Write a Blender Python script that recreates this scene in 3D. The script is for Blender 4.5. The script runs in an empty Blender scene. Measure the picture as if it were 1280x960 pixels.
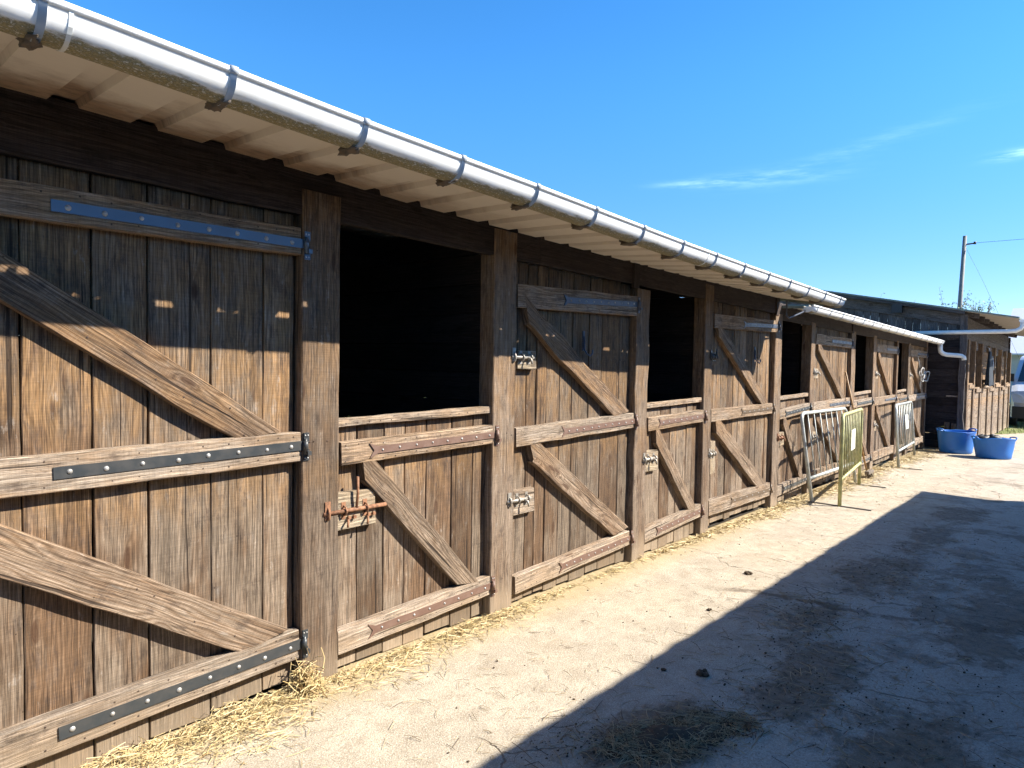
import bpy, bmesh, math, random
from mathutils import Vector, Matrix, noise
R = math.radians
T = 0.013977            # the yard falls gently away from the viewer
D = 2.99                # facade plane of the stable block
C = bpy.context.scene.collection
rng = random.Random(7)

def W(p): return Vector((p[0], p[1], p[2] - T * p[0]))
def interp(tab, x):
    if x <= tab[0][0]: return tab[0][1]
    for (a, va), (b, vb) in zip(tab, tab[1:]):
        if x <= b: return va + (vb - va) * (x - a) / (b - a)
    return tab[-1][1]

# ------------------------------------------------------------------ materials
def newmat(name):
    m = bpy.data.materials.new(name); m.use_nodes = True
    nt = m.node_tree; b = nt.nodes['Principled BSDF']
    return m, nt, b
class N:
    def __init__(s, nt): s.nt = nt
    def n(s, typ, **k):
        o = s.nt.nodes.new(typ)
        for a, v in k.items(): setattr(o, a, v)
        return o
    def link(s, a, b): s.nt.links.new(a, b)
    def put(s, sock, v):
        if v is None: return
        if isinstance(v, bpy.types.NodeSocket): s.nt.links.new(v, sock)
        else: sock.default_value = v
    def math(s, op, a, b=None, c=None, clamp=False):
        o = s.n('ShaderNodeMath', operation=op, use_clamp=clamp)
        s.put(o.inputs[0], a); s.put(o.inputs[1], b)
        if c is not None: s.put(o.inputs[2], c)
        return o.outputs[0]
    def mix(s, f, a, b, blend='MIX'):
        o = s.n('ShaderNodeMix', data_type='RGBA', blend_type=blend)
        s.put(o.inputs[0], f); s.put(o.inputs[6], a); s.put(o.inputs[7], b)
        return o.outputs[2]
    def noise(s, vec, scale=1, detail=3, rough=0.55, dist=0):
        o = s.n('ShaderNodeTexNoise'); s.put(o.inputs['Vector'], vec)
        o.inputs['Scale'].default_value = scale; o.inputs['Detail'].default_value = detail
        o.inputs['Roughness'].default_value = rough; o.inputs['Distortion'].default_value = dist
        return o.outputs['Fac']
    def comb(s, x, y, z=0.0):
        o = s.n('ShaderNodeCombineXYZ'); s.put(o.inputs[0], x); s.put(o.inputs[1], y); s.put(o.inputs[2], z)
        return o.outputs[0]
    def sep(s, v):
        o = s.n('ShaderNodeSeparateXYZ'); s.put(o.inputs[0], v); return o.outputs
    def smooth(s, v, a, b):
        o = s.n('ShaderNodeMapRange', interpolation_type='SMOOTHSTEP'); s.put(o.inputs[0], v)
        o.inputs[1].default_value = a; o.inputs[2].default_value = b
        return o.outputs[0]
    def bump(s, h, strength, dist):
        o = s.n('ShaderNodeBump'); s.put(o.inputs['Height'], h)
        o.inputs['Strength'].default_value = strength; o.inputs['Distance'].default_value = dist
        return o.outputs[0]
def rgb(r, g, b): return (r, g, b, 1)

def wood_mat(name, grey, brown, ochre, ring=0.5, dark=1.0, bands=True, swirl=7.0, gain=0.82):
    m, nt, b = newmat(name); g = N(nt)
    uv = g.n('ShaderNodeUVMap', uv_map='UVMap').outputs[0]
    u, v, _ = g.sep(uv)
    at = g.n('ShaderNodeAttribute', attribute_name='tone')
    tr, tg, tb = g.sep(at.outputs['Color'])
    seed = g.math('MULTIPLY', tb, 57.0)
    # long grain with slow swirls: cathedral figures appear where the low noise bends the rings
    low = g.noise(g.comb(g.math('MULTIPLY', u, 1.1), g.math('MULTIPLY', v, 6.0), seed), 1, 2, 0.5)
    # knots
    vo = g.n('ShaderNodeTexVoronoi', voronoi_dimensions='3D')
    g.put(vo.inputs['Vector'], g.comb(g.math('MULTIPLY', u, 2.1), g.math('MULTIPLY', v, 7.5), seed))
    vo.inputs['Scale'].default_value = 1.0
    kd = vo.outputs['Distance']
    kn = g.math('POWER', g.math('SUBTRACT', 1.0, kd, clamp=True), 7.0)
    ph = g.math('ADD', g.math('MULTIPLY', v, 62.0), g.math('ADD', g.math('MULTIPLY', low, swirl), g.math('MULTIPLY', kn, 5.0)))
    rings = g.math('MULTIPLY_ADD', g.math('SINE', g.math('MULTIPLY', ph, 6.2832)), 0.5, 0.5)
    rings = g.math('POWER', rings, 1.6)
    fib = g.noise(g.comb(g.math('MULTIPLY', u, 9.0), g.math('MULTIPLY', v, 380.0), seed), 1, 2, 0.65)
    fib2 = g.noise(g.comb(g.math('MULTIPLY', u, 1.5), g.math('MULTIPLY', v, 75.0), seed), 1, 2, 0.65)
    patch = g.noise(g.comb(g.math('MULTIPLY', u, 2.2), g.math('MULTIPLY', v, 7.0), seed), 1, 3, 0.65)
    patch2 = g.noise(g.comb(g.math('MULTIPLY', u, 5.0), g.math('MULTIPLY', v, 12.0), g.math('ADD', seed, 9.0)), 1, 4, 0.7)
    base = g.mix(g.smooth(g.math('ADD', patch, g.math('MULTIPLY_ADD', tg, 0.30, -0.15)), 0.34, 0.66), brown, grey)
    # golden, less weathered wood higher up where the eave shelters it
    geo = g.n('ShaderNodeNewGeometry'); px, py, pz = g.sep(geo.outputs['Position'])
    hh = g.math('MULTIPLY_ADD', px, T, pz)
    if bands:
        up = g.smooth(g.math('ADD', hh, g.math('MULTIPLY', patch2, 0.5)), 1.42, 1.78)
        under = g.math('MULTIPLY', g.smooth(hh, 0.82, 1.10), g.math('SUBTRACT', 1.0, g.smooth(hh, 1.12, 1.18)))
        oc = g.math('MULTIPLY', g.math('MAXIMUM', g.math('MULTIPLY', up, 0.75), g.math('MULTIPLY', under, 0.7)), g.smooth(patch2, 0.33, 0.62))
    else:
        oc = g.math('MULTIPLY', g.smooth(patch2, 0.45, 0.7), 0.35)
    base = g.mix(oc, base, ochre)
    # warm rusty smears and pale bleached scuffs
    base = g.mix(g.math('MULTIPLY', g.smooth(patch2, 0.62, 0.74), 0.45), base, rgb(0.33*dark, 0.31*dark, 0.27*dark))
    base = g.mix(g.math('MULTIPLY', g.smooth(patch2, 0.42, 0.30), 0.55), base, rgb(0.085*dark, 0.055*dark, 0.035*dark))
    grime = g.noise(g.comb(g.math('MULTIPLY', u, 7.0), g.math('MULTIPLY', v, 16.0), g.math('ADD', seed, 21.0)), 1, 5, 0.78)
    base = g.mix(g.math('MULTIPLY', g.smooth(grime, 0.52, 0.66), 0.6), base, rgb(0.10*dark, 0.075*dark, 0.058*dark))
    base = g.mix(g.math('MULTIPLY', g.smooth(grime, 0.40, 0.30), 0.45), base, rgb(0.42*dark, 0.38*dark, 0.32*dark))
    scr = g.noise(g.comb(g.math('MULTIPLY', u, 190.0), g.math('MULTIPLY', v, 7.0), seed), 1, 2, 0.5)
    sm = g.math('MULTIPLY_ADD', g.smooth(scr, 0.35, 0.65), 0.14, 0.93)
    base = g.mix(1.0, base, g.comb(sm, sm, sm), 'MULTIPLY')
    # rings, fibres
    base = g.mix(g.math('MULTIPLY', rings, ring), base, g.mix(1.0, base, rgb(0.50, 0.43, 0.36), 'MULTIPLY'))
    fm = g.math('MULTIPLY_ADD', g.smooth(fib, 0.30, 0.70), 0.85, 0.50)
    base = g.mix(1.0, base, g.comb(fm, fm, fm), 'MULTIPLY')
    fm2 = g.math('MULTIPLY_ADD', g.smooth(fib2, 0.3, 0.7), 0.5, 0.74)
    base = g.mix(1.0, base, g.comb(fm2, fm2, fm2), 'MULTIPLY')
    # knots, checks
    knot = g.smooth(kd, 0.13, 0.07)
    base = g.mix(g.math('MULTIPLY', knot, 0.75), base, rgb(0.07*dark, 0.035*dark, 0.018*dark))
    crack = g.smooth(g.noise(g.comb(g.math('MULTIPLY', u, 1.3), g.math('MULTIPLY', v, 48.0), g.math('ADD', seed, 4.0)), 1, 1, 0.6), 0.68, 0.73)
    base = g.mix(g.math('MULTIPLY', crack, 0.85), base, rgb(0.03, 0.02, 0.014))
    # dusty splash zone near the ground
    if bands:
        spl = g.math('MULTIPLY', g.smooth(g.math('ADD', hh, g.math('MULTIPLY', patch, 0.35)), 0.42, 0.18), 0.55)
        base = g.mix(spl, base, rgb(0.40, 0.32, 0.215))
    # small nail and worm holes
    v2 = g.n('ShaderNodeTexVoronoi'); g.put(v2.inputs['Vector'], g.comb(g.math('MULTIPLY', u, 9.0), g.math('MULTIPLY', v, 14.0), seed)); v2.inputs['Scale'].default_value = 1.0
    hole = g.smooth(v2.outputs['Distance'], 0.050, 0.030)
    base = g.mix(g.math('MULTIPLY', hole, 0.8), base, rgb(0.03, 0.018, 0.012))
    base = g.mix(1.0, base, g.comb(g.math('MULTIPLY', tr, gain), g.math('MULTIPLY', tr, gain * 0.985), g.math('MULTIPLY', tr, gain * 1.03)), 'MULTIPLY')
    g.link(base, b.inputs['Base Color'])
    b.inputs['Roughness'].default_value = 0.85
    b.inputs['Specular IOR Level'].default_value = 0.25
    h = g.math('SUBTRACT', g.math('ADD', g.math('MULTIPLY', fib, 0.9), g.math('MULTIPLY', fib2, 0.9)), g.math('MULTIPLY', crack, 1.6))
    g.link(g.bump(h, 0.7, 0.0035), b.inputs['Normal'])
    return m

M = {}
M['plank'] = wood_mat('weathered_plank', rgb(0.265, 0.21, 0.150), rgb(0.165, 0.103, 0.058), rgb(0.34, 0.205, 0.090), 0.45)
M['rail'] = wood_mat('bleached_rail_wood', rgb(0.42, 0.35, 0.265), rgb(0.33, 0.24, 0.155), rgb(0.38, 0.25, 0.13), 0.5, 1.2)
M['brace'] = wood_mat('brace_wood', rgb(0.30, 0.23, 0.16), rgb(0.21, 0.14, 0.085), rgb(0.30, 0.185, 0.09), 0.8, swirl=13.0)
M['post'] = wood_mat('post_wood', rgb(0.25, 0.195, 0.14), rgb(0.165, 0.108, 0.066), rgb(0.27, 0.17, 0.085), 0.45)
M['block'] = wood_mat('pale_new_block', rgb(0.44, 0.37, 0.26), rgb(0.36, 0.28, 0.18), rgb(0.42, 0.32, 0.18), 0.4, 1.2, False)
M['darkwood'] = wood_mat('interior_shade_wood', rgb(0.035, 0.028, 0.025), rgb(0.022, 0.017, 0.015), rgb(0.03, 0.022, 0.018), 0.3, 0.12, False)  # colour darkened to stand in for the deep shade inside the stalls
M['header'] = wood_mat('header_wood', rgb(0.065, 0.048, 0.040), rgb(0.045, 0.032, 0.026), rgb(0.065, 0.045, 0.034), 0.3, 0.22, False)  # beam colour lowered to deepen the shade under the eave
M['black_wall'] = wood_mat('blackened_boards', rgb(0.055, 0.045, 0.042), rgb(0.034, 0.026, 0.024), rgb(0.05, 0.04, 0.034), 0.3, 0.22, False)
M['bluewood'] = wood_mat('grey_fascia_wood', rgb(0.15, 0.135, 0.125), rgb(0.11, 0.095, 0.088), rgb(0.14, 0.12, 0.10), 0.3, 0.6, False)

def simple(name, col, rough=0.6, metal=0.0, nscale=0, amt=0.3, col2=None, bump=0.0, spec=0.5):
    m, nt, b = newmat(name); g = N(nt)
    b.inputs['Roughness'].default_value = rough; b.inputs['Metallic'].default_value = metal
    b.inputs['Specular IOR Level'].default_value = spec
    if nscale:
        tc = g.n('ShaderNodeTexCoord').outputs['Object']
        f = g.noise(tc, nscale, 5, 0.65)
        c2 = col2 or tuple(c * 0.5 for c in col[:3]) + (1,)
        base = g.mix(g.math('MULTIPLY', g.smooth(f, 0.35, 0.7), amt), col, c2)
        g.link(base, b.inputs['Base Color'])
        g.put(b.inputs['Roughness'], g.math('MULTIPLY_ADD', f, 0.3, max(0.05, rough - 0.15)))
        if bump: g.link(g.bump(f, bump, 0.004), b.inputs['Normal'])
    else: b.inputs['Base Color'].default_value = col
    return m
M['iron'] = simple('dark_iron_strap', rgb(0.045, 0.052, 0.058), 0.42, 0.3, 14, 0.5, rgb(0.09, 0.085, 0.08))
M['skyiron'] = simple('sky_tinted_strap', rgb(0.095, 0.13, 0.175), 0.38, 0.35, 10, 0.5, rgb(0.09, 0.13, 0.18))  # blue of the reflected sky is mixed into the strap colour
M['slate'] = simple('slate_grey_strap', rgb(0.075, 0.09, 0.125), 0.42, 0.3, 12, 0.5, rgb(0.05, 0.055, 0.07))
M['brownstrap'] = simple('brown_painted_strap', rgb(0.135, 0.078, 0.058), 0.55, 0.0, 16, 0.5, rgb(0.20, 0.13, 0.10))
M['bolt'] = simple('zinc_bolt_head', rgb(0.42, 0.42, 0.41), 0.45, 0.4, 30, 0.6, rgb(0.22, 0.19, 0.16))
M['nail'] = simple('rusty_nail', rgb(0.05, 0.03, 0.02), 0.8)
M['rust'] = simple('rusty_rod', rgb(0.30, 0.145, 0.075), 0.75, 0.0, 60, 0.8, rgb(0.09, 0.04, 0.022), 0.3)
M['zinc'] = simple('dull_zinc', rgb(0.40, 0.38, 0.34), 0.5, 0.5, 30, 0.6, rgb(0.20, 0.15, 0.11))
M['galv'] = simple('galvanised_tube', rgb(0.42, 0.45, 0.44), 0.45, 0.45, 9, 0.6, rgb(0.26, 0.27, 0.24))
M['whitetube'] = simple('white_galvanised_tube', rgb(0.50, 0.53, 0.52), 0.5, 0.1, 14, 0.7, rgb(0.27, 0.28, 0.25))
M['yellow'] = simple('faded_yellow_green_paint', rgb(0.46, 0.45, 0.20), 0.55, 0.0, 12, 0.8, rgb(0.20, 0.21, 0.11))
M['footbar'] = simple('dark_foot_bar', rgb(0.10, 0.09, 0.08), 0.7, 0.2, 12, 0.5, rgb(0.2, 0.17, 0.13))
M['plate'] = simple('white_plate', rgb(0.66, 0.68, 0.62), 0.5, 0, 12, 0.4, rgb(0.5, 0.5, 0.4))
M['bracket'] = simple('grey_bracket_plastic', rgb(0.38, 0.42, 0.47), 0.45, 0, 12, 0.4, rgb(0.22, 0.23, 0.23))
M['lug'] = simple('dirty_bracket_lug', rgb(0.10, 0.085, 0.07), 0.8, 0, 40, 0.7, rgb(0.20, 0.14, 0.09))
M['pipe'] = simple('white_pipe_plastic', rgb(0.72, 0.73, 0.71), 0.35, 0, 6, 0.4, rgb(0.5, 0.5, 0.44))
M['blue'] = simple('blue_tub_plastic', rgb(0.012, 0.145, 0.50), 0.45, 0, 5, 0.4, rgb(0.05, 0.21, 0.50), 0.15)
M['black'] = simple('black_plastic', rgb(0.015, 0.015, 0.017), 0.5)
M['cloth'] = simple('dark_navy_cloth', rgb(0.012, 0.02, 0.035), 0.8, 0, 8, 0.4, rgb(0.02, 0.04, 0.05))
M['rope'] = simple('pale_rope', rgb(0.36, 0.35, 0.33), 0.85, 0, 60, 0.5, rgb(0.3, 0.28, 0.25), 0.4)
M['stick'] = simple('varnished_handle', rgb(0.42, 0.24, 0.09), 0.5, 0, 12, 0.5, rgb(0.3, 0.16, 0.06))
M['paint'] = simple('silver_car_paint', rgb(0.62, 0.64, 0.66), 0.25, 0.3)
M['glass'] = simple('dark_window_glass', rgb(0.03, 0.045, 0.05), 0.06, 0, spec=0.8)
M['lens'] = simple('headlight_lens', rgb(0.65, 0.68, 0.70), 0.12, 0.2)
M['tyre'] = simple('tyre_rubber', rgb(0.02, 0.02, 0.02), 0.8)
M['polemat'] = simple('grey_pole', rgb(0.17, 0.18, 0.18), 0.7, 0, 6, 0.4)
M['wire'] = simple('wire', rgb(0.05, 0.06, 0.07), 0.6)
M['bark'] = simple('twig_bark', rgb(0.16, 0.13, 0.10), 0.8, 0, 12, 0.5)
M['farroof'] = simple('pale_metal_roofing', rgb(0.50, 0.53, 0.57), 0.5, 0.1, 2, 0.3, rgb(0.4, 0.43, 0.48))
M['farwall'] = simple('pale_render', rgb(0.42, 0.43, 0.42), 0.8, 0, 2, 0.3)
M['leaf'] = simple('spring_leaf', rgb(0.11, 0.17, 0.035), 0.6, 0, 3, 0.6, rgb(0.16, 0.22, 0.06))
M['leaf'].node_tree.nodes['Principled BSDF'].inputs['Transmission Weight'].default_value = 0.0
M['dung'] = simple('dark_clod', rgb(0.05, 0.033, 0.02), 0.9, 0, 60, 0.7, rgb(0.11, 0.075, 0.04), 0.6)
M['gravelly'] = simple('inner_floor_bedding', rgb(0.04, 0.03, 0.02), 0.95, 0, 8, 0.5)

def straw_mat(name, c1, c2, c3):
    m, nt, b = newmat(name); g = N(nt)
    at = g.n('ShaderNodeAttribute', attribute_name='tone'); tr, tg, tb = g.sep(at.outputs['Color'])
    c = g.mix(tr, c1, c2); c = g.mix(g.smooth(tg, 0.7, 0.95), c, c3)
    g.link(c, b.inputs['Base Color']); b.inputs['Roughness'].default_value = 0.55
    b.inputs['Specular IOR Level'].default_value = 0.3
    return m
M['straw'] = straw_mat('golden_straw', rgb(0.46, 0.335, 0.14), rgb(0.64, 0.53, 0.30), rgb(0.24, 0.15, 0.06))
M['oldstraw'] = straw_mat('old_trodden_straw', rgb(0.20, 0.14, 0.07), rgb(0.48, 0.38, 0.22), rgb(0.07, 0.042, 0.025))

def gutter_mat():
    m, nt, b = newmat('white_gutter_with_moss'); g = N(nt)
    uv = g.n('ShaderNodeUVMap', uv_map='UVMap').outputs[0]
    u, v, _ = g.sep(uv)             # v runs 0 at the front rim to 1 at the back rim, u along in metres
    f = g.noise(g.comb(g.math('MULTIPLY', u, 9.0), g.math('MULTIPLY', v, 8.0)), 1, 6, 0.75)
    f2 = g.noise(g.comb(g.math('MULTIPLY', u, 1.3), g.math('MULTIPLY', v, 2.0)), 1, 3, 0.6)
    f3 = g.noise(g.comb(g.math('MULTIPLY', u, 60.0), g.math('MULTIPLY', v, 25.0)), 1, 3, 0.7)
    e = g.math('ADD', v, g.math('ADD', g.math('MULTIPLY_ADD', f, 0.30, -0.15), g.math('MULTIPLY_ADD', f2, 0.18, -0.09)))
    far = g.smooth(u, 14.0, 4.0)                                       # the growth thins out down the run
    moss = g.math('MULTIPLY', g.math('MULTIPLY', g.smooth(e, 0.285, 0.34), g.math('SUBTRACT', 1.0, g.smooth(e, 0.80, 0.92))), g.math('MULTIPLY_ADD', far, 0.5, 0.5))
    stain = g.math('MULTIPLY', g.smooth(e, 0.20, 0.34), 0.45)
    base = g.mix(g.math('MULTIPLY', g.smooth(f2, 0.4, 0.7), 0.15), rgb(0.86, 0.85, 0.81), rgb(0.70, 0.66, 0.56))
    base = g.mix(stain, base, rgb(0.50, 0.42, 0.27))
    mc = g.mix(g.smooth(f3, 0.35, 0.65), rgb(0.10, 0.098, 0.045), rgb(0.36, 0.30, 0.17))
    base = g.mix(g.math('MULTIPLY', moss, g.smooth(f3, 0.30, 0.50)), base, mc)
    g.link(base, b.inputs['Base Color'])
    g.put(b.inputs['Roughness'], g.math('MULTIPLY_ADD', moss, 0.45, 0.46))
    b.inputs['Specular IOR Level'].default_value = 0.25
    g.link(g.bump(g.math('MULTIPLY', moss, f3), 0.6, 0.006), b.inputs['Normal'])
    return m
M['gutter'] = gutter_mat()

def sheet_mat():
    m, nt, b = newmat('beige_roof_sheet'); g = N(nt)
    geo = g.n('ShaderNodeNewGeometry'); px, py, pz = g.sep(geo.outputs['Position'])
    f = g.noise(g.comb(g.math('MULTIPLY', px, 3.0), g.math('MULTIPLY', py, 5.0)), 1, 6, 0.7)
    f2 = g.noise(g.comb(g.math('MULTIPLY', px, 9.0), g.math('MULTIPLY', py, 30.0)), 1, 5, 0.75)
    base = g.mix(g.math('MULTIPLY', f2, 0.35), rgb(0.74, 0.66, 0.55), rgb(0.60, 0.52, 0.42))
    # brown creeping damp stain where the sheet meets the beam, strongest over the first bays
    e = g.math('ADD', py, g.math('MULTIPLY_ADD', f, 0.50, -0.25))
    st = g.math('MULTIPLY', g.smooth(e, 2.60, 2.90), g.smooth(px, 4.2, 1.6))
    base = g.mix(g.math('MULTIPLY', st, 0.9), base, g.mix(g.smooth(f2, 0.3, 0.6), rgb(0.12, 0.065, 0.035), rgb(0.30, 0.18, 0.10)))
    g.link(base, b.inputs['Base Color']); b.inputs['Roughness'].default_value = 0.6
    return m
M['sheet'] = sheet_mat()
M['sheet2'] = simple('grey_beige_roof_lining', rgb(0.34, 0.30, 0.25), 0.7, 0, 3, 0.5, rgb(0.22, 0.19, 0.16))
M['sheet_top'] = simple('roof_edge_green_grey', rgb(0.16, 0.20, 0.17), 0.6, 0, 4, 0.4)

def ground_mat():
    m, nt, b = newmat('worn_concrete_yard'); g = N(nt)
    geo = g.n('ShaderNodeNewGeometry'); P = geo.outputs['Position']; px, py, pz = g.sep(P)
    xy = g.comb(px, py, 0.0)
    n1 = g.noise(xy, 0.55, 5, 0.6); n2 = g.noise(xy, 2.3, 6, 0.65); n3 = g.noise(xy, 16, 5, 0.7); n4 = g.noise(xy, 150, 3, 0.7); n5 = g.noise(xy, 60, 4, 0.75)
    base = g.mix(g.smooth(n2, 0.35, 0.65), rgb(0.385, 0.335, 0.265), rgb(0.48, 0.425, 0.34))
    base = g.mix(g.math('MULTIPLY', g.smooth(n1, 0.42, 0.62), 0.5), base, rgb(0.45, 0.375, 0.27))
    # exposed aggregate speckle
    base = g.mix(g.math('MULTIPLY', g.smooth(n5, 0.50, 0.62), 0.55), base, rgb(0.27, 0.225, 0.17))
    n6 = g.noise(xy, 7, 8, 0.78); base = g.mix(g.math('MULTIPLY', g.smooth(n6, 0.50, 0.60), 0.55), base, rgb(0.30, 0.25, 0.185)); base = g.mix(g.math('MULTIPLY', g.smooth(n6, 0.46, 0.38), 0.5), base, rgb(0.56, 0.50, 0.40))
    base = g.mix(g.math('MULTIPLY', g.smooth(n4, 0.54, 0.62), 0.7), base, rgb(0.66, 0.61, 0.53))
    base = g.mix(g.math('MULTIPLY', g.smooth(n4, 0.44, 0.36), 0.65), base, rgb(0.15, 0.12, 0.09))
    # trodden muck and damp earth spread over the middle of the yard
    lane = g.smooth(g.math('ADD', py, g.math('MULTIPLY_ADD', n2, 1.6, -0.8)), 2.05, 0.75)
    far = g.smooth(px, 26.0, 12.0)
    m1 = g.math('MULTIPLY', g.math('MULTIPLY', lane, g.smooth(g.noise(xy, 0.95, 8, 0.72, 0.4), 0.50, 0.58)), far)
    fine = g.smooth(n3, 0.30, 0.62)
    dirt = g.mix(fine, rgb(0.10, 0.075, 0.052), rgb(0.22, 0.17, 0.12))
    base = g.mix(g.math('MULTIPLY', m1, 0.72), base, dirt)
    def ell(cx, cy, rx, ry, edge):
        a = g.math('POWER', g.math('DIVIDE', g.math('ABSOLUTE', g.math('SUBTRACT', px, cx)), rx), 2.0); c = g.math('POWER', g.math('DIVIDE', g.math('ABSOLUTE', g.math('SUBTRACT', py, cy)), ry), 2.0)
        return g.smooth(g.math('ADD', g.math('ADD', a, c), g.math('ADD', g.math('MULTIPLY_ADD', n3, edge, -edge / 2), g.math('ADD', g.math('MULTIPLY_ADD', n2, 5.0, -2.5), g.math('MULTIPLY_ADD', n6, 3.0, -1.5)))), 1.25, 0.35)
    pz_ = None
    for q in ((2.66, 1.42, .36, .22), (3.75, 1.12, .60, .22), (4.7, 1.42, .50, .17), (6.2, 1.30, .70, .30), (7.9, 1.25, .8, .22), (3.2, .55, .9, .22), (5.6, .5, 1.2, .25), (9.6, 1.2, .6, .3)):
        v_ = ell(*q, 1.9); pz_ = v_ if pz_ is None else g.math('MAXIMUM', pz_, v_)
    base = g.mix(g.math('MULTIPLY', pz_, 0.75), base, g.mix(fine, rgb(0.085, 0.058, 0.036), rgb(0.24, 0.175, 0.115)))
    m1 = g.math('MAXIMUM', m1, pz_)
    # the grey scraped concrete between the patches
    m2 = g.math('MULTIPLY', g.math('MULTIPLY', lane, g.math('SUBTRACT', 1.0, m1)), 0.55)
    base = g.mix(m2, base, g.mix(g.smooth(n5, .4, .6), rgb(0.54, 0.49, 0.425), rgb(0.38, 0.335, 0.285)))
    # scattered dark crumbs and light dirt near the wall
    crumb = g.smooth(g.noise(xy, 34, 4, 0.8), 0.64, 0.70)
    base = g.mix(g.math('MULTIPLY', crumb, g.math('MULTIPLY_ADD', lane, 0.45, 0.35)), base, rgb(0.10, 0.07, 0.045))
    st = g.math('MULTIPLY', g.smooth(g.noise(xy, 1.7, 6, 0.75, 0.8), 0.56, 0.68), 0.35)
    base = g.mix(st, base, rgb(0.30, 0.22, 0.14))
    # golden dust close to the wall foot
    wf = g.math('MULTIPLY', g.smooth(g.math('ADD', py, g.math('MULTIPLY_ADD', n3, 0.3, -0.15)), 2.55, 2.95), 0.7)
    base = g.mix(wf, base, rgb(0.42, 0.32, 0.16))
    ln = g.math('ABSOLUTE', g.math('SUBTRACT', px, g.math('ADD', g.math('MULTIPLY_ADD', py, -0.28, 5.45), g.math('MULTIPLY_ADD', n2, 0.5, -0.25))))
    lm = g.math('MULTIPLY', g.math('MULTIPLY', g.smooth(g.math('ADD', ln, g.math('MULTIPLY_ADD', n3, 0.08, -0.04)), 0.075, 0.02), g.smooth(py, 2.3, 1.9)), g.smooth(n6, 0.35, 0.5))
    base = g.mix(g.math('MULTIPLY', lm, 0.7), base, rgb(0.12, 0.085, 0.055))
    # hairline cracks
    vo = g.n('ShaderNodeTexVoronoi', feature='DISTANCE_TO_EDGE')
    dn = g.n('ShaderNodeTexNoise'); g.put(dn.inputs['Vector'], xy); dn.inputs['Scale'].default_value = 2.5; dn.inputs['Detail'].default_value = 5
    va = g.n('ShaderNodeVectorMath', operation='MULTIPLY_ADD'); g.put(va.inputs[0], dn.outputs['Color']); va.inputs[1].default_value = (0.55, 0.55, 0); g.put(va.inputs[2], xy)
    g.put(vo.inputs['Vector'], va.outputs[0]); vo.inputs['Scale'].default_value = 0.42
    cr = g.math('MULTIPLY', g.smooth(vo.outputs['Distance'], 0.0035, 0.0012), g.smooth(n1, 0.40, 0.5))
    base = g.mix(g.math('MULTIPLY', cr, 0.7), base, rgb(0.13, 0.10, 0.07))
    base = g.mix(1.0, base, rgb(0.91, 0.90, 0.88), 'MULTIPLY')
    g.link(base, b.inputs['Base Color'])
    g.put(b.inputs['Roughness'], g.math('MULTIPLY_ADD', m1, -0.12, 0.9)); b.inputs['Specular IOR Level'].default_value = 0.3
    h = g.math('ADD', g.math('MULTIPLY', n4, 0.35), g.math('ADD', g.math('MULTIPLY', n5, 0.6), g.math('MULTIPLY', n3, g.math('MULTIPLY_ADD', m1, 2.2, 0.5))))
    h = g.math('SUBTRACT', h, cr)
    g.link(g.bump(h, 0.7, 0.012), b.inputs['Normal'])
    return m
M['ground'] = ground_mat()
def grass_mat():
    m, nt, b = newmat('verge_turf'); g = N(nt)
    geo = g.n('ShaderNodeNewGeometry'); P = geo.outputs['Position']
    n1 = g.noise(P, 0.6, 5, 0.6); n2 = g.noise(P, 9, 5, 0.7)
    base = g.mix(n2, rgb(0.10, 0.13, 0.03), rgb(0.22, 0.24, 0.07)); base = g.mix(g.smooth(n1, 0.5, 0.7), base, rgb(0.28, 0.24, 0.12))
    g.link(base, b.inputs['Base Color']); b.inputs['Roughness'].default_value = 0.9
    return m
M['turf'] = grass_mat()

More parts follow.
